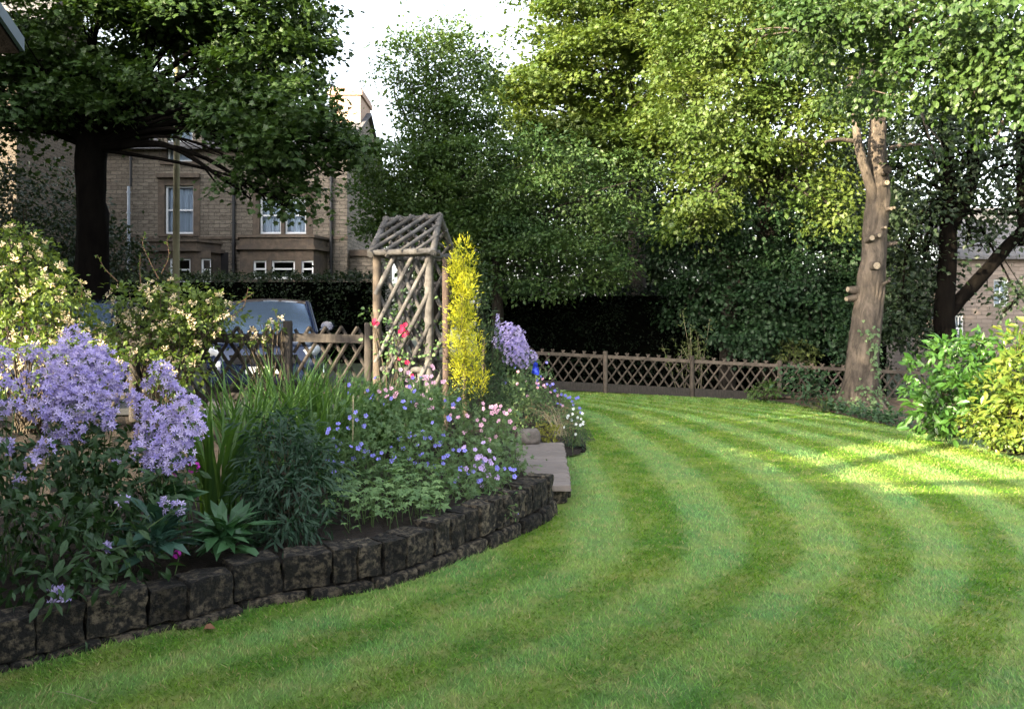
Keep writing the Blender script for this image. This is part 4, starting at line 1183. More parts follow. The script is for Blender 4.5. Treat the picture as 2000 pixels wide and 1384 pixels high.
# ivy on the trunk
mb = MB(); V, N_ = [], []
for a, b_, n in ((1684, 655, 40), (1694, 690, 60), (1700, 720, 60), (1708, 745, 70), (1690, 770, 70), (1665, 770, 60), (1710, 780, 60), (1700, 660, 20), (1650, 790, 80), (1680, 797, 60), (1725, 795, 80)):
    for _ in range(n // 2):
        p = P(a + random.gauss(0, 8), b_ + random.gauss(0, 12), d); r6 = float(np.interp(p[2], path[:, 2], rr)); cx6 = float(np.interp(p[2], path[:, 2], path[:, 0]))
        dx = np.clip(p[0] - cx6, -r6 * 1.5, r6 * 1.5); V.append((cx6 + dx, d - math.sqrt(max(r6 * r6 - dx * dx, .0)) - .04 - random.random() * .05, p[2])); N_.append((dx, -r6, .2))
V, N_ = np.array(V), np.array(N_)
scatter(mb, tpl_palm(3, .7), V, np.c_[R.normal(size=len(V)), np.full(len(V), -.3), R.normal(size=len(V)) - .3], N_ + R.normal(size=V.shape) * .15, .075 * (.6 + .6 * R.random(len(V))))
whole('trunk_ivy', 'ivy creeping up the foot of the pruned lime trunk', 'ivy', mb, L['airy'], bt)
# dark trees at the right
d = 18.5
b = P(1850, 680, d); b[2] = -.3
t8 = thing('copper_beech_tree', 'dark many stemmed tree against the sky beside the pale house', 'tree', b)
for nm, q, r_ in (('trunk', [(1845, 700), (1845, 600), (1852, 480), (1852, 360), (1850, 240), (1862, 100)], [.26, .22, .19, .16, .13, .07]), ('limb', [(1842, 625), (1880, 580), (1925, 530), (1985, 462), (2060, 380)], [.16, .15, .15, .13, .10]),
                  ('limb', [(1852, 450), (1880, 400), (1902, 330), (1904, 220), (1910, 100)], [.16, .16, .15, .13, .08]), ('limb', [(2000, 480), (1996, 380), (1994, 250), (2000, 100)], [.12, .12, .11, .08]), ('limb', [(1960, 610), (1985, 585), (2030, 545)], [.03, .035, .04])):
    mb = MB(); tube(mb, smooth_path([P(x, y_, d) for x, y_ in q], 14), np.interp(np.linspace(0, 1, 14), np.linspace(0, 1, len(r_)), r_), 10, cap=False, wob=.05); part(nm, mb, M['bark_black'], t8, True)
lob = PL([(1780, 290, d, 65, 70, 1.2, .8), (1830, 240, d, 80, 60, 1.4), (1890, 300, d, 60, 60, 1.2, .55), (1960, 300, d, 60, 60, 1.2, .6), (1800, 400, d, 70, 70, 1.2, .7), (1890, 400, d, 55, 60, 1.0, .55), (1970, 420, d, 50, 60, 1.0, .5), (1770, 520, 19, 55, 70, 1.0, .9), (1900, 480, d, 40, 40, .8, .4), (1990, 580, d, 45, 30, .7, .7), (1830, 500, 19, 40, 60, .8, .6), (1930, 200, d, 110, 70, 1.8), (1760, 610, 19, 50, 60, .9), (2040, 330, d, 60, 120, 1.4), (1690, 300, 20, 60, 80, 1.2, .8), (1690, 430, 20, 50, 70, 1.2, .8), (1745, 450, 19.5, 40, 80, 1, .8), (1800, 580, 19.5, 50, 70, .9), (1780, 640, 19.5, 60, 40, .9)])
mb = MB(); limbs(mb, P(1860, 380, d), .1, lob, 4); part('branch', mb, M['bark_black'], t8, True)
mb = MB(); crown(mb, lob, tpl_diamond(.75), .13, 7.5, 18, .36, inner=.3); part('crown', mb, L['dark_wood'], t8)
# unseen trees left of the frame, added and shaped to shade the garden
def ps(p, q, z): return np.array([.7415 * q - .671 * p, .671 * q + .7415 * p, z])
b = ps(4.38, -5.6, 0)
gl = [(ps(6.15, -5, 5.2), (1.0, .9, 2.3), 1.0), (ps(7.3, -5.2, 7.6), (.8, .9, 2.1), 1.0)]
tree('unseen_shade_tree', 'unseen tree with a bare straight stem, added to shade the lawn', b, [b, b + [0, 0, 3], b + [0, 0, 5.2]], [.15, .13, .11], b + [0, 0, 5.1], gl, 'tree_mid', tpl_diamond(.8), .19, dens=11, k=18, sr=.4, sub=3)
b = ps(10.6, -5.4, 0)
gl = [(ps(9.0, -5, 6.5), (1.2, 1.2, 2.3), 1.1), (ps(10.6, -5.2, 6.3), (1.3, 1.3, 2.5), 1.2), (ps(12.2, -5, 6.4), (1.3, 1.3, 2.6), 1.2)]
tree('unseen_shade_tree', 'unseen broad tree added to shade the arch and the far lawn', b, [b, b + [0, 0, 3], b + [.2, 0, 5.5]], [.2, .17, .1], b + [0, 0, 3.8], gl, 'tree_mid', tpl_diamond(.8), .19, dens=11, k=18, sr=.4, sub=3)
for px, d, hw, top, lab in ((835, 30, 60, 380, 'dark distant tree seen through the timber arch'), (945, 29, 120, 310, 'dark distant tree behind the hawthorn'), (1150, 31, 150, 285, 'dark distant tree behind the glossy leaved beech'), (1275, 29.5, 80, 400, 'dark distant tree filling the gap left of the bamboo stems'), (1400, 30, 160, 285, 'dark distant tree behind the sunlit lime'), (1650, 29, 130, 290, 'dark distant tree behind the pruned trunk')):
    b = P(px, 640, d); b[2] = -.2
    lob = PL([(px - hw * .4, (top + 600) / 2 - 40, d, hw * .7, (600 - top) / 2.4, 2.2), (px + hw * .4, (top + 600) / 2, d, hw * .7, (600 - top) / 2.4, 2.2), (px, top + 70, d, hw * .6, 70, 2), (px, 590, d - .5, hw, 50, 1.6)])
    tree('background_tree', lab, b, [b, b + [0, 0, 2], b + [.2, 0, 4]], [.2, .17, .1], b + [0, 0, 2.5], lob, 'dark_wood', tpl_diamond(.8), .2, dens=5, k=16, sr=.5, sub=1, group='dark trees beyond the hedge')

# ------------------------------------------------------------------ hedges and shrubs at the back
def hedge(name, label, x0, x1, y0, y1, z0, z1, leaf, size, dens, tpl=None, group=None):
    t = thing(name, label, 'hedge', ((x0 + x1) / 2, (y0 + y1) / 2, z0), group)
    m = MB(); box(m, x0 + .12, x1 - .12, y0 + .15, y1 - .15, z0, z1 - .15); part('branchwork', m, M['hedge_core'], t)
    m = MB()
    n = int(dens * (x1 - x0) * (z1 - z0)); c1 = np.c_[R.uniform(x0, x1, n), y0 + .08 + R.normal(size=n) * .07, R.uniform(z0, z1, n)]
    n2 = int(dens * (x1 - x0) * (y1 - y0)); c2 = np.c_[R.uniform(x0, x1, n2), R.uniform(y0, y1, n2), z1 + R.normal(size=n2) * .07]
    n3 = int(dens * (y1 - y0) * (z1 - z0)); c3 = np.c_[np.where(R.random(n3) < .5, x0, x1), R.uniform(y0, y1, n3), R.uniform(z0, z1, n3)]
    for c_, o_ in ((c1, (0, -1, .2)), (c2, (0, 0, 1)), (c3, (0, -.3, .3))):
        if len(c_): spray(m, tpl or tpl_diamond(.6), c_, np.tile(np.array(o_, float), (len(c_), 1)), 12, .16, size)
    part('foliage', m, L[leaf], t)
    return t
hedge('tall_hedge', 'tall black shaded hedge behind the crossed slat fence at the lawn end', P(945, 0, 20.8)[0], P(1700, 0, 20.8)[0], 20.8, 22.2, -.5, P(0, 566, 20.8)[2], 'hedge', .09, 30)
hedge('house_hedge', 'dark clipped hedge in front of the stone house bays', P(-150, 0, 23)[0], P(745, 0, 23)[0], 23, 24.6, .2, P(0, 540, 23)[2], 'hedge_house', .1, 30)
hedge('unseen_shade_hedge', 'unseen hedge added beside the garden house to shade the bellflowers', -5.9, -3.2, 2.35, 3.9, 0, 2.25, 'hedge_house', .1, 30)  # unseen hedge, added to keep sun off the bellflowers and wall
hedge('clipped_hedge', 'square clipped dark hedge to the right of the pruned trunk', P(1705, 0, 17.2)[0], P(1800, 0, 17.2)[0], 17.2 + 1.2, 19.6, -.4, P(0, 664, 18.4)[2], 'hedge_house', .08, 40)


def shrub(name, label, cat, loc, lobes, leaf, tpl, size, dens=14, k=14, sr=.16, stems=6, stem_mat='branch', group=None, sr0=.012, **kw):
    t = thing(name, label, cat, loc, group)
    mb = MB(); loc = np.asarray(loc, float)
    for (c_, r_, m_) in lobes:
        for _ in range(stems):
            e = np.asarray(c_) + rdir(1)[0] * np.asarray(r_) * .85
            s0 = loc + np.array([random.gauss(0, .06), random.gauss(0, .06), 0])
            tube(mb, smooth_path([s0, s0 * .45 + e * .55 + [0, 0, .06], e], 6), np.linspace(sr0, sr0 * .3, 6), 5, cap=False)
    part('stem', mb, M[stem_mat], t, True)
    mb = MB(); crown(mb, lobes, tpl, size, dens, k, sr, **kw); part('foliage', mb, L[leaf], t)
    return t
b = P(70, 640, 19); b[2] = .35
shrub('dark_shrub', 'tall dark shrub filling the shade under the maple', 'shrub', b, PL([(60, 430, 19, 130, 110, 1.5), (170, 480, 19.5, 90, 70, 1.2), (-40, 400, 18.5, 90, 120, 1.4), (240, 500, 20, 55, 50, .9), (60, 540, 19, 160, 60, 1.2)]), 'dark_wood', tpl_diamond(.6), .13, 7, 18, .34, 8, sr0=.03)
b = P(1345, 760, 18.6); b[2] = -.1
bm = thing('bamboo', 'tall thin bamboo stems with sparse yellowish leaves behind the slat fence', 'bamboo', b)
mb = MB(); V = []
for i in range(11):
    s0 = b + [random.uniform(-.3, .3), random.uniform(-.15, .2), 0]; e = s0 + [random.uniform(-.35, .35), random.uniform(-.2, .2), random.uniform(1.0, 1.9)]
    pth = smooth_path([s0, (s0 + e) / 2 + [random.gauss(0, .04), 0, .05], e], 8); tube(mb, pth, np.linspace(.009, .004, 8), 5, cap=False)
    for p in pth[3:]: V += [p + R.normal(size=3) * .07 for _ in range(7)]
part('stem', mb, M['pole'], bm, True); V = np.array(V)
mb = MB(); scatter(mb, tpl_diamond(.25), V, rdir(len(V)) + [0, 0, -.3], rdir(len(V)) + [0, -.4, .5], .13 * (.6 + .6 * R.random(len(V)))); part('foliage', mb, L['bamboo'], bm)
for px, py, d, rx, ry, lf, lab in ((1495, 762, 17.3, 24, 16, 'tree_mid', 'small bright shrub at the foot of the third fence post'), (1575, 742, 16.9, 48, 30, 'cover', 'wide leafy shrub leaning on the fence left of the pruned trunk'), (1550, 690, 18.6, 40, 26, 'bamboo', 'pale yellowish shrub peeping over the slat fence'), (1650, 690, 18.8, 30, 26, 'cover', 'mid green shrub behind the fence next to the pruned trunk'), (1610, 800, 15.9, 24, 12, 'bamboo', 'small weedy tuft beside the pruned trunk base')):
    b = P(px, py + ry, d); shrub('small_shrub', lab, 'shrub', b, PL([(px, py, d, rx, ry, .3), (px + rx * .6, py + ry * .3, d, rx * .6, ry * .6, .2)]), lf, tpl_oval(.5), .1, 22, 12, .13, 6)

# right hand bed: laurels and ground cover
def laurel(label, loc, lobes, leaf, seed, dens=13, size=.15):
    return shrub('laurel_bush', label, 'shrub', loc, lobes, leaf, tpl_oval(.42, .15, .1), size, dens, 11, .15, 8, group='laurels along the right bed', up=.8, flat=.35, droop=.1, inner=.4)
b = ground(1850, 850)
laurel('glossy mid green laurel bush beside the clipped hedge', b, PL([(1840, 720, 11.8, 55, 60, .6), (1870, 790, 11.2, 70, 55, .7), (1910, 700, 12, 60, 50, .6), (1930, 760, 11.4, 50, 70, .6), (1810, 770, 11.6, 28, 30, .35), (1960, 680, 12, 40, 40, .5), (1830, 820, 11.3, 35, 24, .4)]), 'laurel', 1)
b = ground(1990, 885)
laurel('sunlit golden green laurel bush at the right edge of the lawn', b, PL([(1985, 740, 10.2, 42, 60, .5), (1960, 790, 10.4, 42, 55, .5), (2010, 820, 10, 50, 60, .5), (2040, 700, 10, 50, 80, .6), (2000, 690, 10.4, 30, 40, .4)]), 'laurel_gold', 2)
sh = shrub('yellow_leaved_shrub', 'twiggy yellow leaved shrub at the foot of the golden laurel', 'shrub', ground(1950, 880), PL([(1935, 840, 10.4, 40, 34, .4), (1985, 855, 10.1, 40, 30, .35), (1910, 820, 10.7, 24, 26, .3)]), 'laurel_gold', tpl_oval(.6), .07, 34, 12, .11, 10)
mb = MB(); V = []
for x in np.linspace(6.3, 10, 60):
    for _ in range(16):
        px_ = x + random.gauss(0, .15); yy = yfar(px_) + .25 + abs(random.gauss(0, .35)); V.append((px_, yy, float(gz(px_)) + .05 + abs(random.gauss(0, .1))))
V = np.array(V); spray(mb, tpl_oval(.7), V, np.tile([0, -.3, .6], (len(V), 1)), 8, .13, .075)
o = struct('ground_cover', mb, L['cover'], 'stuff'); o['label'] = 'low dark leafy ground cover along the bed edge'; o['category'] = 'plants'

# ------------------------------------------------------------------ flower bed plants
def blades(mb, base, n, length, spread, arch, width, zb=0.0, seg=6, lean=(0, 0)):
    base = np.asarray(base, float)
    for _ in range(n):
        a = random.uniform(0, 2 * PI); r = spread * math.sqrt(random.random())
        p0 = base + np.array([math.cos(a) * r, math.sin(a) * r, zb])
        dr = np.array([math.cos(a) + random.gauss(0, .6) + lean[0], math.sin(a) + random.gauss(0, .6) + lean[1], 0]); dr = unit(dr)
        ln = length * random.uniform(.6, 1.1); ar = arch * random.uniform(.2, 1.5)
        u = np.linspace(0, 1, seg + 1)
        kink = max(0.0, random.gauss(0, .25))
        pts = p0 + np.outer(u * .12 + ar * u ** 2.2, dr) * ln + np.outer(u * (1 - .28 * ar * u ** 2 - kink * .35 * u ** 4), [0, 0, ln])
        side = unit(np.cross(dr, [0, 0, 1]) + R.normal(size=3) * .35)
        wd = width * random.uniform(.7, 1.2) * (1 - u ** 2.5) * (.65 + .35 * np.minimum(u * 4, 1)) + .0006
        V = np.concatenate([pts - side * wd[:, None] / 2, pts + side * wd[:, None] / 2]); i = np.arange(seg); k = seg + 1
        mb.add(V, np.stack([i, i + 1, i + k + 1, i + k], -1), random.random())


sw = [(425, 5.7, 60, 1.02, .13, .028, 'tall sword leaved clump right behind the lilac bellflowers'), (495, 6.3, 70, 1.06, .17, .024, 'sword leaved clump in front of the fence with leaves fanning wide'), (575, 7.2, 90, 1.08, .24, .024, 'sword leaved clump below the middle fence post'), (660, 7.3, 100, .92, .26, .022, 'dense upright sword leaved clump left of the arch'),
      (745, 7.9, 80, .74, .24, .022, 'sword leaved clump growing at the foot of the arch'), (825, 8.5, 50, .66, .2, .02, 'short sword leaved clump beneath the arch lattice'), (620, 6.6, 60, .95, .17, .022, 'sword leaved clump arching over the narrow leaved bush')]
for px, d, n, ln, sp, wd, lab in sw:
    x = (px - 1000) / F * d; b = np.array([x, d, float(bz(x, d)) - .02])
    mb = MB(); blades(mb, b, int(n * 1.7), ln, sp, .34, wd)
    whole('sword_lily', lab, 'plant', mb, L['sword'], b, 'sword leaved clumps in the flower bed')


def stems_to(mb, base, ends, r=.004):
    for e in ends:
        b = base + np.array([random.gauss(0, .07), random.gauss(0, .07), 0]); e = np.asarray(e)
        tube(mb, smooth_path([b, b * .4 + e * .6 + [random.gauss(0, .03), random.gauss(0, .03), .05], e], 6), np.linspace(r, r * .6, 6), 5, cap=False)


STAR = tpl_star(5, .46, .45)


def head(mb, c, r, size=.03, dens=1.0):
    """a domed panicle of open bells"""
    n = max(7, int(dens * 4.2 * (r / size) ** 2))
    u = rdir(n); u[:, 1] = -abs(u[:, 1]) * .8 + u[:, 1] * .2; u[:, 2] = u[:, 2] * .95 + .12
    u = unit(u)
    pos = c + u * r * np.array([1, .8, 1.05]) * (.55 + .5 * R.random((n, 1)))
    d_ = unit(u + np.array([0, -.35, .2]) + R.normal(size=(n, 3)) * .35)
    scatter(mb, STAR, pos, np.cross(d_, rdir(n)), d_, size * (.6 + .55 * R.random(n)))
    sd3 = rdir(n) * .0012; lowc = np.asarray(c) - [0, 0, r * .5]
    V = np.stack([lowc + sd3, lowc - sd3, pos], 1).reshape(-1, 3); mb.add(V, np.arange(3 * n).reshape(-1, 3), R.random(n), 1)
    nb = n // 3; u2 = unit(u[:nb] + R.normal(size=(nb, 3)) * .3); scatter(mb, tpl_oval(.5), c + u2 * r * .95, u2, rdir(nb), size * .7, None, 0)
    scatter(mb, tpl_oval(.4), c + rdir(nb) * r * .6, rdir(nb), rdir(nb), size * .9, None, 1)


def bellflower(label, base, heads, nleaf, leaf_lobes, flower='camp_flower', size=.027, group='lilac bellflower clumps', leafsize=.085):
    t = thing('bellflower', label, 'plant', base, group)
    base = np.asarray(base, float)
    mb = MB(); ends = [P(px, py, d) for px, py, d, r in heads]; stems_to(mb, base, ends, .005)
    V, D_ = [], []
    for e in ends:
        for u in np.linspace(.25, .9, 9):
            p = base * (1 - u) + e * u + R.normal(size=3) * .03
            a = random.uniform(0, 6.28); V.append(p); D_.append((math.cos(a), math.sin(a), -.1))
    part('stem', mb, M['stemgreen'], t, True)
    mb = MB(); scatter(mb, tpl_oval(.34), np.array(V), np.array(D_), np.tile([0, 0, 1.0], (len(V), 1)) + R.normal(size=(len(V), 3)) * .3, leafsize * (.6 + .7 * R.random(len(V))))
    crown(mb, leaf_lobes, tpl_oval(.36, .15, .25), leafsize, nleaf, 10, .13, inner=.35, droop=.5); part('foliage', mb, L['camp_leaf'], t)
    for px, py, d, r in heads:
        mb = MB(); head(mb, P(px, py, d), r / F * d, size); part('flower_head', mb, [L[flower], M['stemgreen']], t)
    return t
M['stemgreen'] = solid('stemgreen', (.06, .11, .03), (.09, .14, .045), 10, .6)
hd1 = [(150, 672, 5.1, 34), (128, 705, 5.0, 40), (178, 700, 5.1, 38), (205, 715, 5.1, 32), (100, 735, 4.9, 30), (150, 745, 4.9, 44), (200, 755, 5.0, 40), (95, 775, 4.8, 34), (145, 795, 4.8, 40), (195, 798, 4.9, 32), (115, 825, 4.7, 28), (225, 740, 5.1, 24), (243, 725, 5.1, 18), (55, 742, 4.9, 16), (62, 690, 5.0, 22), (40, 760, 4.8, 18), (75, 800, 4.7, 26), (128, 848, 4.7, 18), (210, 820, 4.8, 18), (248, 770, 5.0, 22), (165, 845, 4.7, 16), (170, 718, 5.0, 40), (120, 765, 4.85, 36), (180, 775, 4.9, 36)]
hd2 = [(315, 728, 5.1, 24), (330, 752, 5.1, 20), (345, 765, 5.1, 16), (285, 745, 5.1, 12), (275, 790, 5.0, 24), (300, 800, 4.9, 20)]
hd3 = [(365, 800, 4.9, 32), (375, 835, 4.85, 34), (330, 815, 4.9, 26), (345, 850, 4.8, 34), (300, 828, 4.8, 24), (290, 858, 4.8, 26), (320, 880, 4.75, 32), (355, 885, 4.8, 26), (270, 880, 4.7, 16), (300, 905, 4.7, 22), (335, 905, 4.7, 20), (230, 905, 4.7, 11), (285, 835, 4.85, 20)]
hd4 = [(8, 700, 4.8, 22), (5, 745, 4.7, 20), (0, 800, 4.6, 24), (30, 790, 4.6, 16), (18, 870, 4.5, 16), (90, 868, 4.5, 16), (62, 905, 4.4, 13), (95, 880, 4.5, 12), (40, 938, 4.4, 14), (75, 890, 4.45, 12), (-30, 760, 4.6, 30)]
hd5 = [(112, 1168, 3.98, 24), (240, 978, 4.4, 10), (322, 985, 4.5, 14), (348, 992, 4.5, 13), (212, 1068, 4.2, 7)]
def bb(px, d): x = (px - 1000) / F * d; return np.array([x, d, float(bz(x, d))])
bellflower('largest lilac bellflower, a tall pyramid of massed blooms beside the honeysuckle', bb(150, 5.1), hd1, 26, PL([(150, 880, 4.9, 110, 70, .3), (120, 960, 4.6, 110, 80, .3), (200, 930, 4.7, 80, 80, .3)]))
bellflower('small loose lilac bellflower between the tall one and the sword leaves', bb(310, 5.2), hd2, 24, PL([(300, 870, 5.1, 50, 60, .2)]))
bellflower('lilac bellflower with rounded heads leaning toward the sword leaves', bb(320, 4.9), hd3, 26, PL([(290, 950, 4.7, 80, 60, .25), (250, 1010, 4.5, 60, 50, .25)]))
bellflower('lilac bellflower with scattered small heads at the edge nearest the house', bb(20, 4.5), hd4, 26, PL([(20, 960, 4.4, 100, 100, .3), (60, 1060, 4.15, 110, 80, .25), (-60, 880, 4.4, 90, 120, .3)]))
bellflower('low straggling bellflower with one bloom drooping over the stone wall', bb(200, 4.3), hd5, 24, PL([(170, 1050, 4.2, 90, 70, .22), (230, 1110, 4.2, 70, 40, .18), (60, 1130, 3.95, 100, 40, .16), (140, 1130, 4.0, 60, 30, .14)]))

# narrow leaved bush, rosettes
b = bb(560, 5.3)
shrub('narrow_leaved_bush', 'rounded dark bush of narrow blue green leaves behind the wall', 'plant', b, PL([(555, 900, 5.4, 78, 75, .3), (540, 850, 5.5, 50, 45, .25), (575, 980, 5.2, 78, 80, .3), (620, 930, 5.4, 40, 60, .25), (520, 960, 5.3, 50, 70, .25), (560, 1040, 5.1, 60, 45, .2)]), 'narrow', tpl_oval(.17, .2, .2), .095, 60, 12, .09, 10, sr0=.006, droop=.5, inner=.5)
def rosette(label, px, py, d, n, ln, wd, leaf):
    b = P(px, py, d); b[2] = max(b[2], float(bz(b[0], d)) - .05); mb = MB()
    ang = R.uniform(0, 2 * PI, n); el = R.uniform(-.1, 1.1, n)
    D_ = np.c_[np.cos(ang) * np.cos(el), np.sin(ang) * np.cos(el), np.sin(el)]
    tv = tpl_oval(wd, .18, .28); scatter(mb, tv, b + D_ * .04 + R.normal(size=(n, 3)) * .03, D_, np.array([0, 0, 1.0]) + np.c_[-D_[:, :2] * .3, np.zeros(n)] + R.normal(size=(n, 3)) * .2, ln * (.55 + .55 * R.random(n)))
    return whole('rosette_plant', label, 'plant', mb, L[leaf], b, 'leafy rosettes just behind the wall')
rosette('rosette of long bright lance leaves just behind the stone wall', 440, 1055, 4.75, 95, .27, .26, 'rosette')
rosette('rosette of broad blue green leaves nearer the bellflowers', 305, 1062, 4.45, 60, .22, .34, 'rosette2')
rosette('small rosette of rounded pale leaves under the bellflowers', 335, 980, 4.8, 46, .15, .6, 'rosette')
def primula(label, px, py, d, r, base):
    t = thing('primula', label, 'flower', base, 'magenta primula stalks'); c_ = P(px, py, d)
    mb = MB(); stems_to(mb, np.asarray(base, float), [c_], .003); part('stem', mb, M['stemgreen'], t, True)
    mb = MB(); n = 12; u = rdir(n); scatter(mb, tpl_round(), c_ + u * r / F * d, np.cross(u, rdir(n)), unit(u + [0, -.5, .2]), .011); part('flower_head', mb, L['magenta'], t)
primula('tall magenta primula bloom in front of the sword leaves', 378, 912, 4.9, 10, bb(372, 4.9))
primula('smaller magenta primula left of the tall one', 337, 930, 4.8, 6, bb(345, 4.8))
primula('low magenta primula beside the blue green rosette', 345, 1082, 4.4, 6, bb(348, 4.4))

# lobed pale clump
b = bb(755, 5.7)
lt = thing('lobed_leaf_clump', 'low clump of pale green lobed leaves at the wall edge', 'plant', b)
mb = MB(); mbs = MB(); V, D_, N_ = [], [], []
for _ in range(330):
    px = random.uniform(645, 872); tt = (px - 645) / 227
    d = random.uniform(5.15 + .2 * tt, 6.3); x = (px - 1000) / F * d; g = float(bz(x, d)); hgt = random.uniform(.05, .26) * (1 - .35 * abs(tt - .5))
    p = np.array([x, d, g + hgt]); V.append(p); a = random.uniform(0, 6.28); D_.append((math.cos(a), math.sin(a) - .5, -.15)); N_.append((random.gauss(0, .25), -.25 + random.gauss(0, .25), 1))
    if random.random() < .6: tube(mbs, [(x + random.gauss(0, .03), d + .05, g - .02), p], .0025, 4, cap=False)
V, D_, N_ = np.array(V), np.array(D_), np.array(N_)
scatter(mb, tpl_palm(5, .5), V, D_, N_, .085 * (.6 + .6 * R.random(len(V)))); part('foliage', mb, L['lobed'], lt); part('stem', mbs, M['stemgreen'], lt, True)

# cranesbills: a leafy mound each, every flower a part
FM = {}
def flower_mesh(leaf, size, tpl=None):
    key = (leaf, size)
    if key not in FM:
        m = MB(); tv, tf = tpl or tpl_round(); m.add(tv * size, tf, R.random(len(tf))); FM[key] = m.mesh('flower', L[leaf])
    return FM[key]
def flower(root, p, leaf, size, tpl=None):
    o = bpy.data.objects.new('flower', flower_mesh(leaf, size, tpl)); C.objects.link(o); o.parent = root
    o.location = Vector([float(q) for q in p]) - Vector(root['_o'])
    n = Vector((random.gauss(0, .5), -1 + random.gauss(0, .3), .55 + random.gauss(0, .35))); o.rotation_euler = n.to_track_quat('Z', 'Y').to_euler()
    o.scale = (random.uniform(.8, 1.2),) * 3
def cranesbill(label, base, lobes, flowers, leaf, fleaf, fsize, dens=26, leafsize=.06, stems=1.0, k=9, tpl=None, tplf=None, sr=.1, name='cranesbill', group='cranesbill mounds in the flower bed'):
    t = thing(name, label, 'plant', base, group)
    mb = MB(); base = np.asarray(base, float)
    flowers = list(flowers) + near([f for f in flowers if random.random() < .6], 9, .1)
    ends = [P(px, py, d) for px, py, d in flowers]
    for (c_, r_, m_) in lobes:
        ends2 = [np.asarray(c_) + rdir(1)[0] * np.asarray(r_) for _ in range(int(14 * stems))]; stems_to(mb, np.array([c_[0], c_[1], base[2] - .02]), ends2, .0026)
    for e in ends: stems_to(mb, np.array([e[0] + random.gauss(0, .05), e[1] + .05, e[2] - .25]), [e], .0022)
    part('stem', mb, M['stemgreen'], t, True)
    mb = MB(); crown(mb, lobes, tpl or tpl_palm(5, .45), leafsize, dens, k, sr, inner=.3, stray=.12, jit=.7); part('foliage', mb, L[leaf], t)
    for e in ends: flower(t, e, fleaf, fsize, tplf)
    return t
def near(pts, j=6, dj=.15): return [(x + random.gauss(0, j), y + random.gauss(0, j), d + random.gauss(0, dj)) for x, y, d in pts]
def fl(pts, d): return [(x, y, d + random.gauss(0, .12)) for x, y in pts]
cranesbill('dark leaved mound thick with violet blue cranesbill flowers', bb(700, 6.5), PL([(690, 830, 6.6, 60, 60, .35), (730, 890, 6.3, 80, 50, .3), (665, 880, 6.3, 40, 45, .25)]),
           fl([(660, 838), (652, 858), (684, 815), (680, 836), (697, 820), (710, 833), (643, 880), (655, 872), (662, 880), (685, 872), (700, 875), (712, 880), (640, 900), (655, 905), (690, 895), (720, 882), (728, 890), (640, 845), (695, 805), (668, 905), (745, 884), (765, 900)], 6.2), 'cranes', 'blue', .019, 30)
cranesbill('airy mound of violet blue cranesbill in the middle of the bed', bb(790, 6.8), PL([(790, 810, 7.0, 70, 60, .4), (800, 880, 6.5, 90, 50, .35)]),
           fl([(790, 797), (845, 825), (875, 815), (783, 855), (800, 852), (812, 850), (825, 842), (840, 855), (815, 868), (850, 870), (788, 876), (865, 850), (800, 895), (835, 905), (850, 910), (770, 885), (885, 878), (862, 857), (820, 890)], 6.5), 'cranes', 'blue', .019, 28)
cranesbill('cranesbill mound with pale pink flowers below the arch', bb(770, 7.6), PL([(755, 785, 7.9, 60, 38, .4), (830, 785, 7.8, 60, 36, .4), (800, 800, 7.6, 80, 36, .3)]),
           fl([(740, 765), (753, 762), (775, 768), (795, 755), (810, 745), (835, 740), (833, 750), (848, 748), (865, 746), (843, 735), (783, 722), (798, 728), (770, 775), (843, 778), (815, 795), (823, 790), (838, 800), (868, 745), (848, 720)], 7.4), 'cranes', 'pink', .022, 30)
cranesbill('cranesbill mound with a few blue flowers in front of the arch post', bb(720, 7.9), PL([(690, 785, 7.5, 55, 38, .35), (715, 770, 8.0, 40, 24, .3)]),
           fl([(683, 768), (718, 763), (733, 738), (822, 738), (800, 755), (728, 780), (750, 790), (765, 778), (680, 790), (805, 783), (722, 778), (895, 782), (870, 782)], 7.3), 'cranes', 'blue', .02, 26)
cranesbill('pink and green cranesbill mound at the foot of the golden yew', bb(890, 7.6), PL([(890, 820, 7.7, 70, 40, .35), (940, 850, 7.5, 60, 50, .35), (980, 860, 7.6, 45, 60, .3)]),
           fl([(885, 797), (945, 798), (968, 800), (970, 805), (985, 806), (990, 808), (895, 815), (912, 812), (932, 820), (905, 845), (910, 842), (940, 830), (945, 820), (968, 852), (1005, 835), (950, 855), (965, 795), (978, 793)], 7.3), 'airy', 'pink', .022, 34, .055)
cranesbill('mauve and pink flowered mound near the end of the stone wall', bb(930, 6.5), PL([(930, 890, 6.7, 60, 40, .3), (970, 880, 6.9, 50, 60, .3), (920, 940, 6.3, 60, 30, .22), (1000, 900, 6.9, 25, 35, .2)]),
           fl([(935, 892), (940, 890), (930, 895), (948, 898), (958, 900), (960, 905), (938, 915), (945, 918), (910, 915), (955, 928), (905, 875), (928, 878), (900, 965), (965, 895), (895, 930), (970, 930)], 6.3), 'airy', 'mauve', .021, 32, .05)
cranesbill('sprawling cranesbill with blue flowers trailing onto the wall end', bb(960, 6.3), PL([(900, 960, 6.0, 60, 30, .2), (960, 930, 6.2, 50, 30, .2), (860, 930, 6.1, 50, 35, .22)]),
           fl([(908, 880), (925, 920), (1005, 918), (985, 915), (970, 912), (940, 938), (888, 940), (865, 905), (1008, 1003), (900, 915), (915, 925)], 6.1), 'cranes', 'blue', .019, 24)
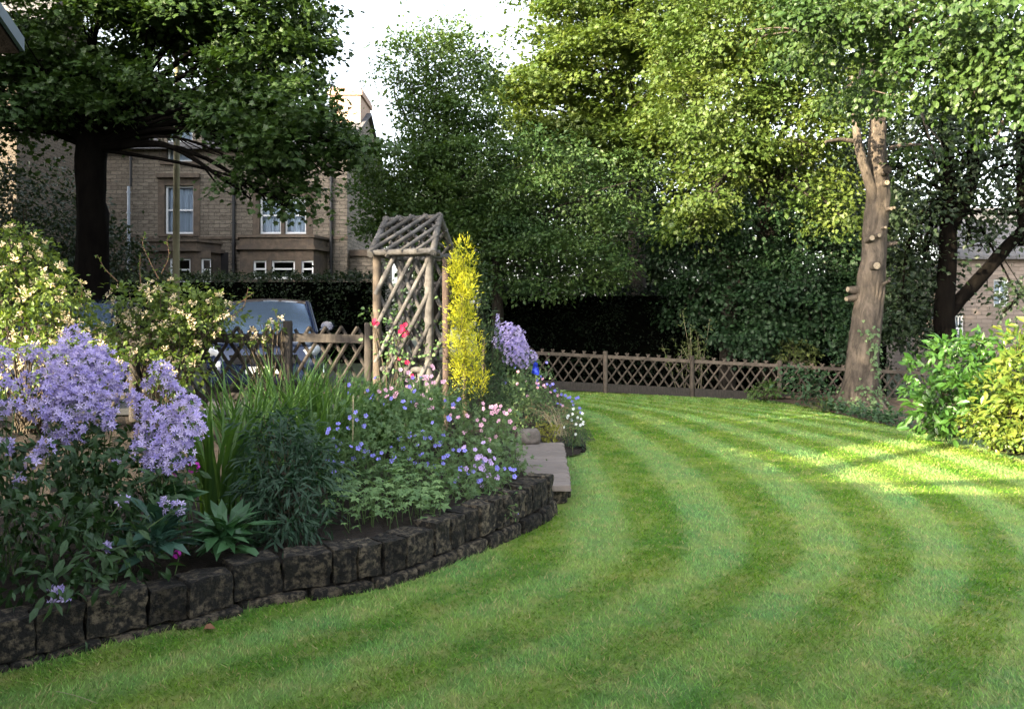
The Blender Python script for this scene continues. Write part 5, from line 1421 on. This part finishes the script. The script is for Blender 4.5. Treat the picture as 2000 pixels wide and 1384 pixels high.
# trailing shoots over the wall
mb = MB(); base = bb(900, 6.0)
t = thing('trailing_stem', 'thin trailing green shoots hanging over the wall end', 'plant', base)
for a in ([(880, 985), (930, 990), (975, 985), (1010, 1002)], [(905, 992), (950, 1005), (985, 990), (1012, 985)], [(870, 990), (910, 985), (960, 1008), (975, 1012)]):
    tube(mb, smooth_path([P(x, y, 5.9 - .02 * i) for i, (x, y) in enumerate(a)], 12), .003, 4, cap=False)
part('stem', mb, M['stemgreen'], t, True)
mb = MB(); V = np.array([P(random.uniform(890, 1012), random.gauss(995, 8), 5.85) for _ in range(50)]); scatter(mb, tpl_oval(.3), V, rdir(50) + [0, 0, -.3], rdir(50) + [0, -.3, 1], .035); part('foliage', mb, L['lobed'], t)

# golden yew and its dark neighbour
b = bb(910, 9.3)
t = thing('golden_yew', 'narrow upright golden yellow yew beside the timber arch', 'conifer', b)
cols = [(897, 478, 20, 560), (912, 474, 18, 575), (892, 500, 20, 640), (918, 510, 20, 660), (905, 540, 26, 690), (893, 600, 18, 720), (930, 640, 14, 755), (905, 650, 24, 745), (925, 690, 18, 762), (898, 680, 16, 730), (938, 720, 10, 770)]
lob = []
for px, y0, hw, y1 in cols:
    for yy in np.arange(y0 + 12, y1, 26): lob.append((P(px + random.gauss(0, 2.5), yy, 9.2 + random.gauss(0, .05)), (hw * .66 / F * 9.2, .11, 21 / F * 9.2), 1.0))
mb = MB(); crown(mb, lob, tpl_diamond(.24), .05, 85, 12, .055, inner=.5, up=1.2, droop=-.9, jit=.8, flat=1.0); part('foliage', mb, L['gold'], t)
mb = MB(); tube(mb, [b, P(905, 620, 9.3), P(904, 500, 9.3)], [.04, .03, .01], 6); part('stem', mb, M['branch'], t, True)
b = bb(940, 9.5)
t = thing('dark_yew', 'dark green rounded yew behind and below the golden one', 'conifer', b)
lob = PL([(955, 700, 9.6, 26, 70, .25), (945, 780, 9.3, 36, 50, .3), (920, 790, 9.2, 30, 45, .25), (965, 760, 9.6, 26, 55, .3), (940, 620, 9.9, 18, 50, .2, .7), (895, 775, 9.4, 22, 45, .2), (935, 560, 10.1, 22, 45, .2, .6)])
mb = MB(); crown(mb, lob, tpl_diamond(.25), .06, 90, 12, .07, inner=.4, droop=-.4, jit=.7, flat=.8); part('foliage', mb, L['yew'], t)
mb = MB(); tube(mb, [b, P(945, 760, 9.6), P(945, 640, 9.8)], [.05, .04, .02], 6); part('stem', mb, M['branch'], t, True)

# climbing rose on the arch
b = bb(760, 9.3)
t = thing('climbing_rose', 'climbing rose with crimson flowers threaded through the arch lattice', 'plant', b)
lob = PL([(770, 650, 9.3, 40, 40, .15, .6), (850, 640, 9.5, 26, 30, .15, .6), (800, 610, 9.8, 40, 40, .3, .5), (725, 610, 9.3, 16, 20, .1, .7), (845, 690, 9.4, 20, 30, .15, .7), (775, 700, 9.3, 40, 25, .2, .7)])
mb = MB(); stems_to(mb, b, [q[0] for q in lob for _ in range(4)], .006); part('stem', mb, M['branch'], t, True)
mb = MB(); crown(mb, lob, tpl_oval(.6), .06, 40, 8, .1, inner=.2); part('foliage', mb, L['cranes'], t)
for px, py in ((732, 626), (736, 632), (729, 632), (785, 637), (792, 634), (788, 645), (782, 648), (790, 655), (795, 650), (786, 641), (780, 700), (795, 708), (806, 735), (470, 690), (605, 775 - 80)):
    if px > 700: flower(t, P(px, py, 9.15), 'crimson', .028)

# honeysuckles over the fence
def honeysuckle(label, base, lobes, nfl, shoots, seed):
    t = thing('honeysuckle', label, 'shrub', base, 'honeysuckles on the fence')
    mb = MB(); base = np.asarray(base, float)
    for (c_, r_, m_) in lobes: stems_to(mb, base, [np.asarray(c_) + rdir(1)[0] * np.asarray(r_) * .8 for _ in range(8)], .007)
    part('stem', mb, M['branch'], t, True)
    mb = MB(); crown(mb, lobes, tpl_oval(.52, .14, .1), .066, 40, 9, .1, inner=.5, stray=.15, jit=.7)
    for sh_ in shoots:
        q = smooth_path([P(*s) for s in sh_], 9); m2 = MB(); tube(m2, q, np.linspace(.007, .003, 9), 5, cap=False); part('shoot', m2, M['shoot'], t, True)
        V = np.repeat(q[1:], 3, 0); scatter(mb, tpl_oval(.5), V, rdir(len(V)) + [0, 0, .3], rdir(len(V)) + [0, -.4, .6], .05 * (.4 + .6 * R.random(len(V))))
    part('foliage', mb, L['honey'], t)
    tot = sum(q[2] * q[1][0] for q in lobes)
    for (c_, r_, m_) in lobes:
        for _ in range(int(nfl * m_ * r_[0] / tot) + 1):
            u = rdir(1)[0]; u[1] = -abs(u[1]); u[2] = u[2] * .7 + .3; u = unit(u); c0 = np.asarray(c_) + u * np.asarray(r_) * 1.03
            m2 = MB(); n = 11; dd = unit(rdir(n) + u * .9); dn = unit(np.cross(dd, rdir(n)))
            scatter(m2, T([(0, 0, 0), (.05, .55, 0), (.17, .9, .08), (0, 1.05, -.12), (-.17, .9, .08), (-.05, .55, 0)], [(0, 1, 5), (1, 2, 5), (2, 4, 5), (2, 3, 4)]), np.tile(c0, (n, 1)), dd, dn, .056 * (.7 + .4 * R.random(n)))
            part('blossom', m2, L['cream'], t)
    return t
M['shoot'] = solid('shoot', (.16, .07, .045), (.12, .08, .04), 10, .6)
honeysuckle('tall left honeysuckle bush covered in cream and apricot flowers', bb(60, 8.6), PL([(35, 485, 8.4, 48, 38, .4), (150, 575, 8.3, 22, 26, .2), (30, 510, 8.4, 60, 45, .4), (60, 545, 8.3, 75, 45, .45), (20, 580, 8.2, 70, 50, .45), (110, 590, 8.3, 55, 45, .4), (60, 640, 8.2, 90, 45, .45), (140, 640, 8.4, 50, 40, .35), (-50, 540, 8.2, 60, 80, .45), (40, 710, 7.6, 110, 45, .5, .7), (170, 700, 7.8, 70, 40, .4, .7), (170, 655, 8.5, 40, 25, .25)]), 105, [[(150, 600, 8.3), (160, 575, 8.2), (158, 552, 8.2)], [(40, 470, 8.4), (50, 462, 8.4), (45, 452, 8.4)]], 1)
honeysuckle('middle honeysuckle mound with bare reddish shoots on the fence post', bb(310, 9.3), PL([(270, 590, 9.2, 50, 40, .35), (330, 590, 9.2, 55, 42, .38), (390, 600, 9.2, 50, 36, .35), (300, 640, 9.1, 60, 40, .35), (370, 640, 9.1, 60, 40, .35), (430, 610, 9.2, 28, 30, .25), (330, 680, 9.0, 60, 25, .25), (320, 720, 8.4, 90, 36, .4, .7), (250, 640, 9.2, 30, 35, .25)]), 80,
            [[(230, 550, 9.2), (205, 525, 9.2), (190, 498, 9.2)], [(275, 560, 9.2), (273, 520, 9.2), (275, 495, 9.2)], [(310, 545, 9.2), (290, 505, 9.2), (278, 475, 9.2), (284, 458, 9.2)], [(315, 535, 9.2), (330, 500, 9.2), (326, 470, 9.2), (332, 462, 9.2)], [(440, 610, 9.2), (470, 590, 9.2), (495, 572, 9.2)], [(450, 620, 9.2), (475, 600, 9.2), (485, 562, 9.2)]], 2)
honeysuckle('small honeysuckle sprig climbing over the rail before the car windscreen', bb(540, 9.5), PL([(545, 635, 9.45, 16, 16, .12, .8), (520, 640, 9.45, 18, 12, .12, .6), (470, 650, 9.4, 26, 16, .15, .5), (500, 668, 9.4, 20, 10, .1, .5)]), 7, [[(540, 650, 9.4), (545, 630, 9.4), (535, 605, 9.4)]], 3)

# far part of the bed
t = bellflower('distant pale violet bellflower by the left end of the slat fence', np.array([.0, 12.2, .3]), [(990, 650, 12, 20), (1005, 655, 12, 20), (985, 668, 12, 18), (1012, 672, 12, 20), (1000, 680, 11.9, 20), (1026, 688, 12, 13), (1038, 696, 12, 12), (1015, 695, 11.8, 16), (1022, 708, 11.8, 12), (972, 668, 12, 12), (995, 700, 11.9, 14)], 26, PL([(1000, 740, 12, 36, 45, .35), (1025, 730, 12.2, 26, 35, .3)]), size=.03)
def delphinium(label, px, y0, y1, d, leaf):
    b = P(px, y1 + 60, d); t = thing('delphinium', label, 'flower', b, None); mb = MB()
    tube(mb, [b, P(px, y1, d), P(px, y0, d)], [.006, .005, .002], 5); part('stem', mb, M['stemgreen'], t, True)
    mb = MB(); n = 46; yy = R.uniform(y0, y1, n); a = R.uniform(0, 6.28, n); taper = .35 + .65 * (yy - y0) / (y1 - y0)
    pos = np.array([P(px, y_, d) for y_ in yy]); dr = np.c_[np.cos(a), np.sin(a), np.full(n, .2)]
    scatter(mb, tpl_round(), pos + dr * (.045 * taper)[:, None], np.cross(dr, [0, 0, 1.0]), dr, .02 * taper + .006); part('flower_spike', mb, L[leaf], t)
delphinium('pale blue delphinium spike behind the dark yew', 972, 614, 655, 11.5, 'camp_flower')
delphinium('deep blue delphinium spike in front of the slat fence', 1046, 707, 730, 11.0, 'deepblue')
cranesbill('loose feathery green plant dotted pink at the far end of the bed', np.array([.25, 11.5, .2]), PL([(1010, 770, 11, 40, 40, .4), (1040, 760, 11.5, 36, 40, .4), (1060, 800, 11, 40, 30, .35), (1000, 820, 10.5, 30, 30, .3), (1030, 720, 12, 30, 24, .3)]),
           fl([(1010, 750), (1028, 745), (1012, 726), (1030, 773), (1052, 750), (1065, 756), (1075, 766), (1060, 740), (1090, 772)], 10.8), 'airy', 'pink', .022, 34, .05, name='feathery_plant', group=None)
cranesbill('loose blue flowered plant spilling from the bed onto the lawn', np.array([.8, 11.5, .05]), PL([(1085, 790, 11.5, 34, 26, .35), (1110, 800, 11.2, 20, 22, .25), (1095, 820, 10.6, 30, 24, .25)]),
           fl([(1056, 735), (1050, 742), (1068, 750), (1080, 750), (1084, 763), (1104, 772), (1112, 777), (1125, 778), (1132, 797), (1120, 790), (1134, 805), (1097, 770), (1007, 718), (1095, 790)], 10.9), 'airy', 'blue', .02, 24, .05, name='flax_plant', group=None)
b = ground(1068, 868); b[2] += .16; b[1] -= .3
shrub('golden_bush', 'small rounded golden green bush at the back of the step', 'shrub', b, PL([(1066, 845, 9.55, 25, 19, .16)]), 'box_gold', tpl_oval(.6), .032, 170, 12, .05, 14, sr0=.005)
b = P(1095, 850, 9.8)
shrub('dried_plant', 'dry brown wispy plant behind the small golden bush', 'plant', b, PL([(1090, 815, 10, 26, 26, .2), (1108, 838, 9.9, 12, 20, .12), (1060, 800, 10.2, 30, 18, .2, .6)]), 'dry', tpl_diamond(.2), .05, 60, 10, .09, 14, 'twig', sr0=.003)
cranesbill('grey leaved plant with small white flowers at the bed corner', P(1120, 865, 9.8), PL([(1122, 838, 9.8, 20, 24, .15), (1120, 860, 9.75, 22, 14, .13)]), fl([(1110, 812), (1118, 808), (1128, 815), (1135, 818), (1138, 828), (1125, 828), (1116, 820), (1133, 830), (1108, 815)], 9.7), 'narrow', 'white', .018, 90, .05, tpl=tpl_diamond(.22), name='white_pinks', group=None)
mb = MB(); b = ground(1122, 882)
for _ in range(60):
    p = b + [random.uniform(-.16, .14), random.uniform(-.05, .3), random.random() * .06]; rough_block(mb, *p, random.uniform(.03, .08), random.uniform(.03, .06), random.uniform(.02, .04), random.uniform(0, 3), seed=_, k=4)
o = struct('leaf_litter', mb, M['litter'], 'stuff'); o['label'] = 'dark heap of leaf mould at the corner of the bed'; o['category'] = 'litter'
mb = MB(); b = P(1032, 852, 9.3); rough_block(mb, *b, .26, .18, .17, .3, seed=5, k=4); whole('rock', 'rough grey rock at the back of the step', 'rock', mb, M['rock'], b, smooth=True)
mb = MB(); b = bb(688, 6.4); tube(mb, [b - [0, 0, .1], P(690, 772, 6.4)], .006, 6)
whole('garden_cane', 'short pale bamboo cane standing among the blue cranesbills', 'cane', mb, M['twig'], b)
# bits on the lawn
b = ground(397, 1233); mb = MB(); scatter(mb, tpl_oval(.8, .3), [b + [0, 0, .012]], [(1, .3, .1)], [(0, -.3, 1)], .06); whole('fallen_leaf', 'curled brown fallen leaf on the grass under the wall', 'leaf', mb, M['dead_leaf'], b)
mb = MB(); b = ground(150, 1370); tube(mb, smooth_path([ground(110, 1358) + [0, 0, .02], ground(150, 1372) + [0, 0, .03], ground(190, 1382) + [0, 0, .02]], 8), .0012, 5); whole('straw_stalk', 'dry pale stalk lying on the grass near the wall', 'twig', mb, M['twig'], b)
for o in bpy.data.objects:
    if '_o' in o: del o['_o']
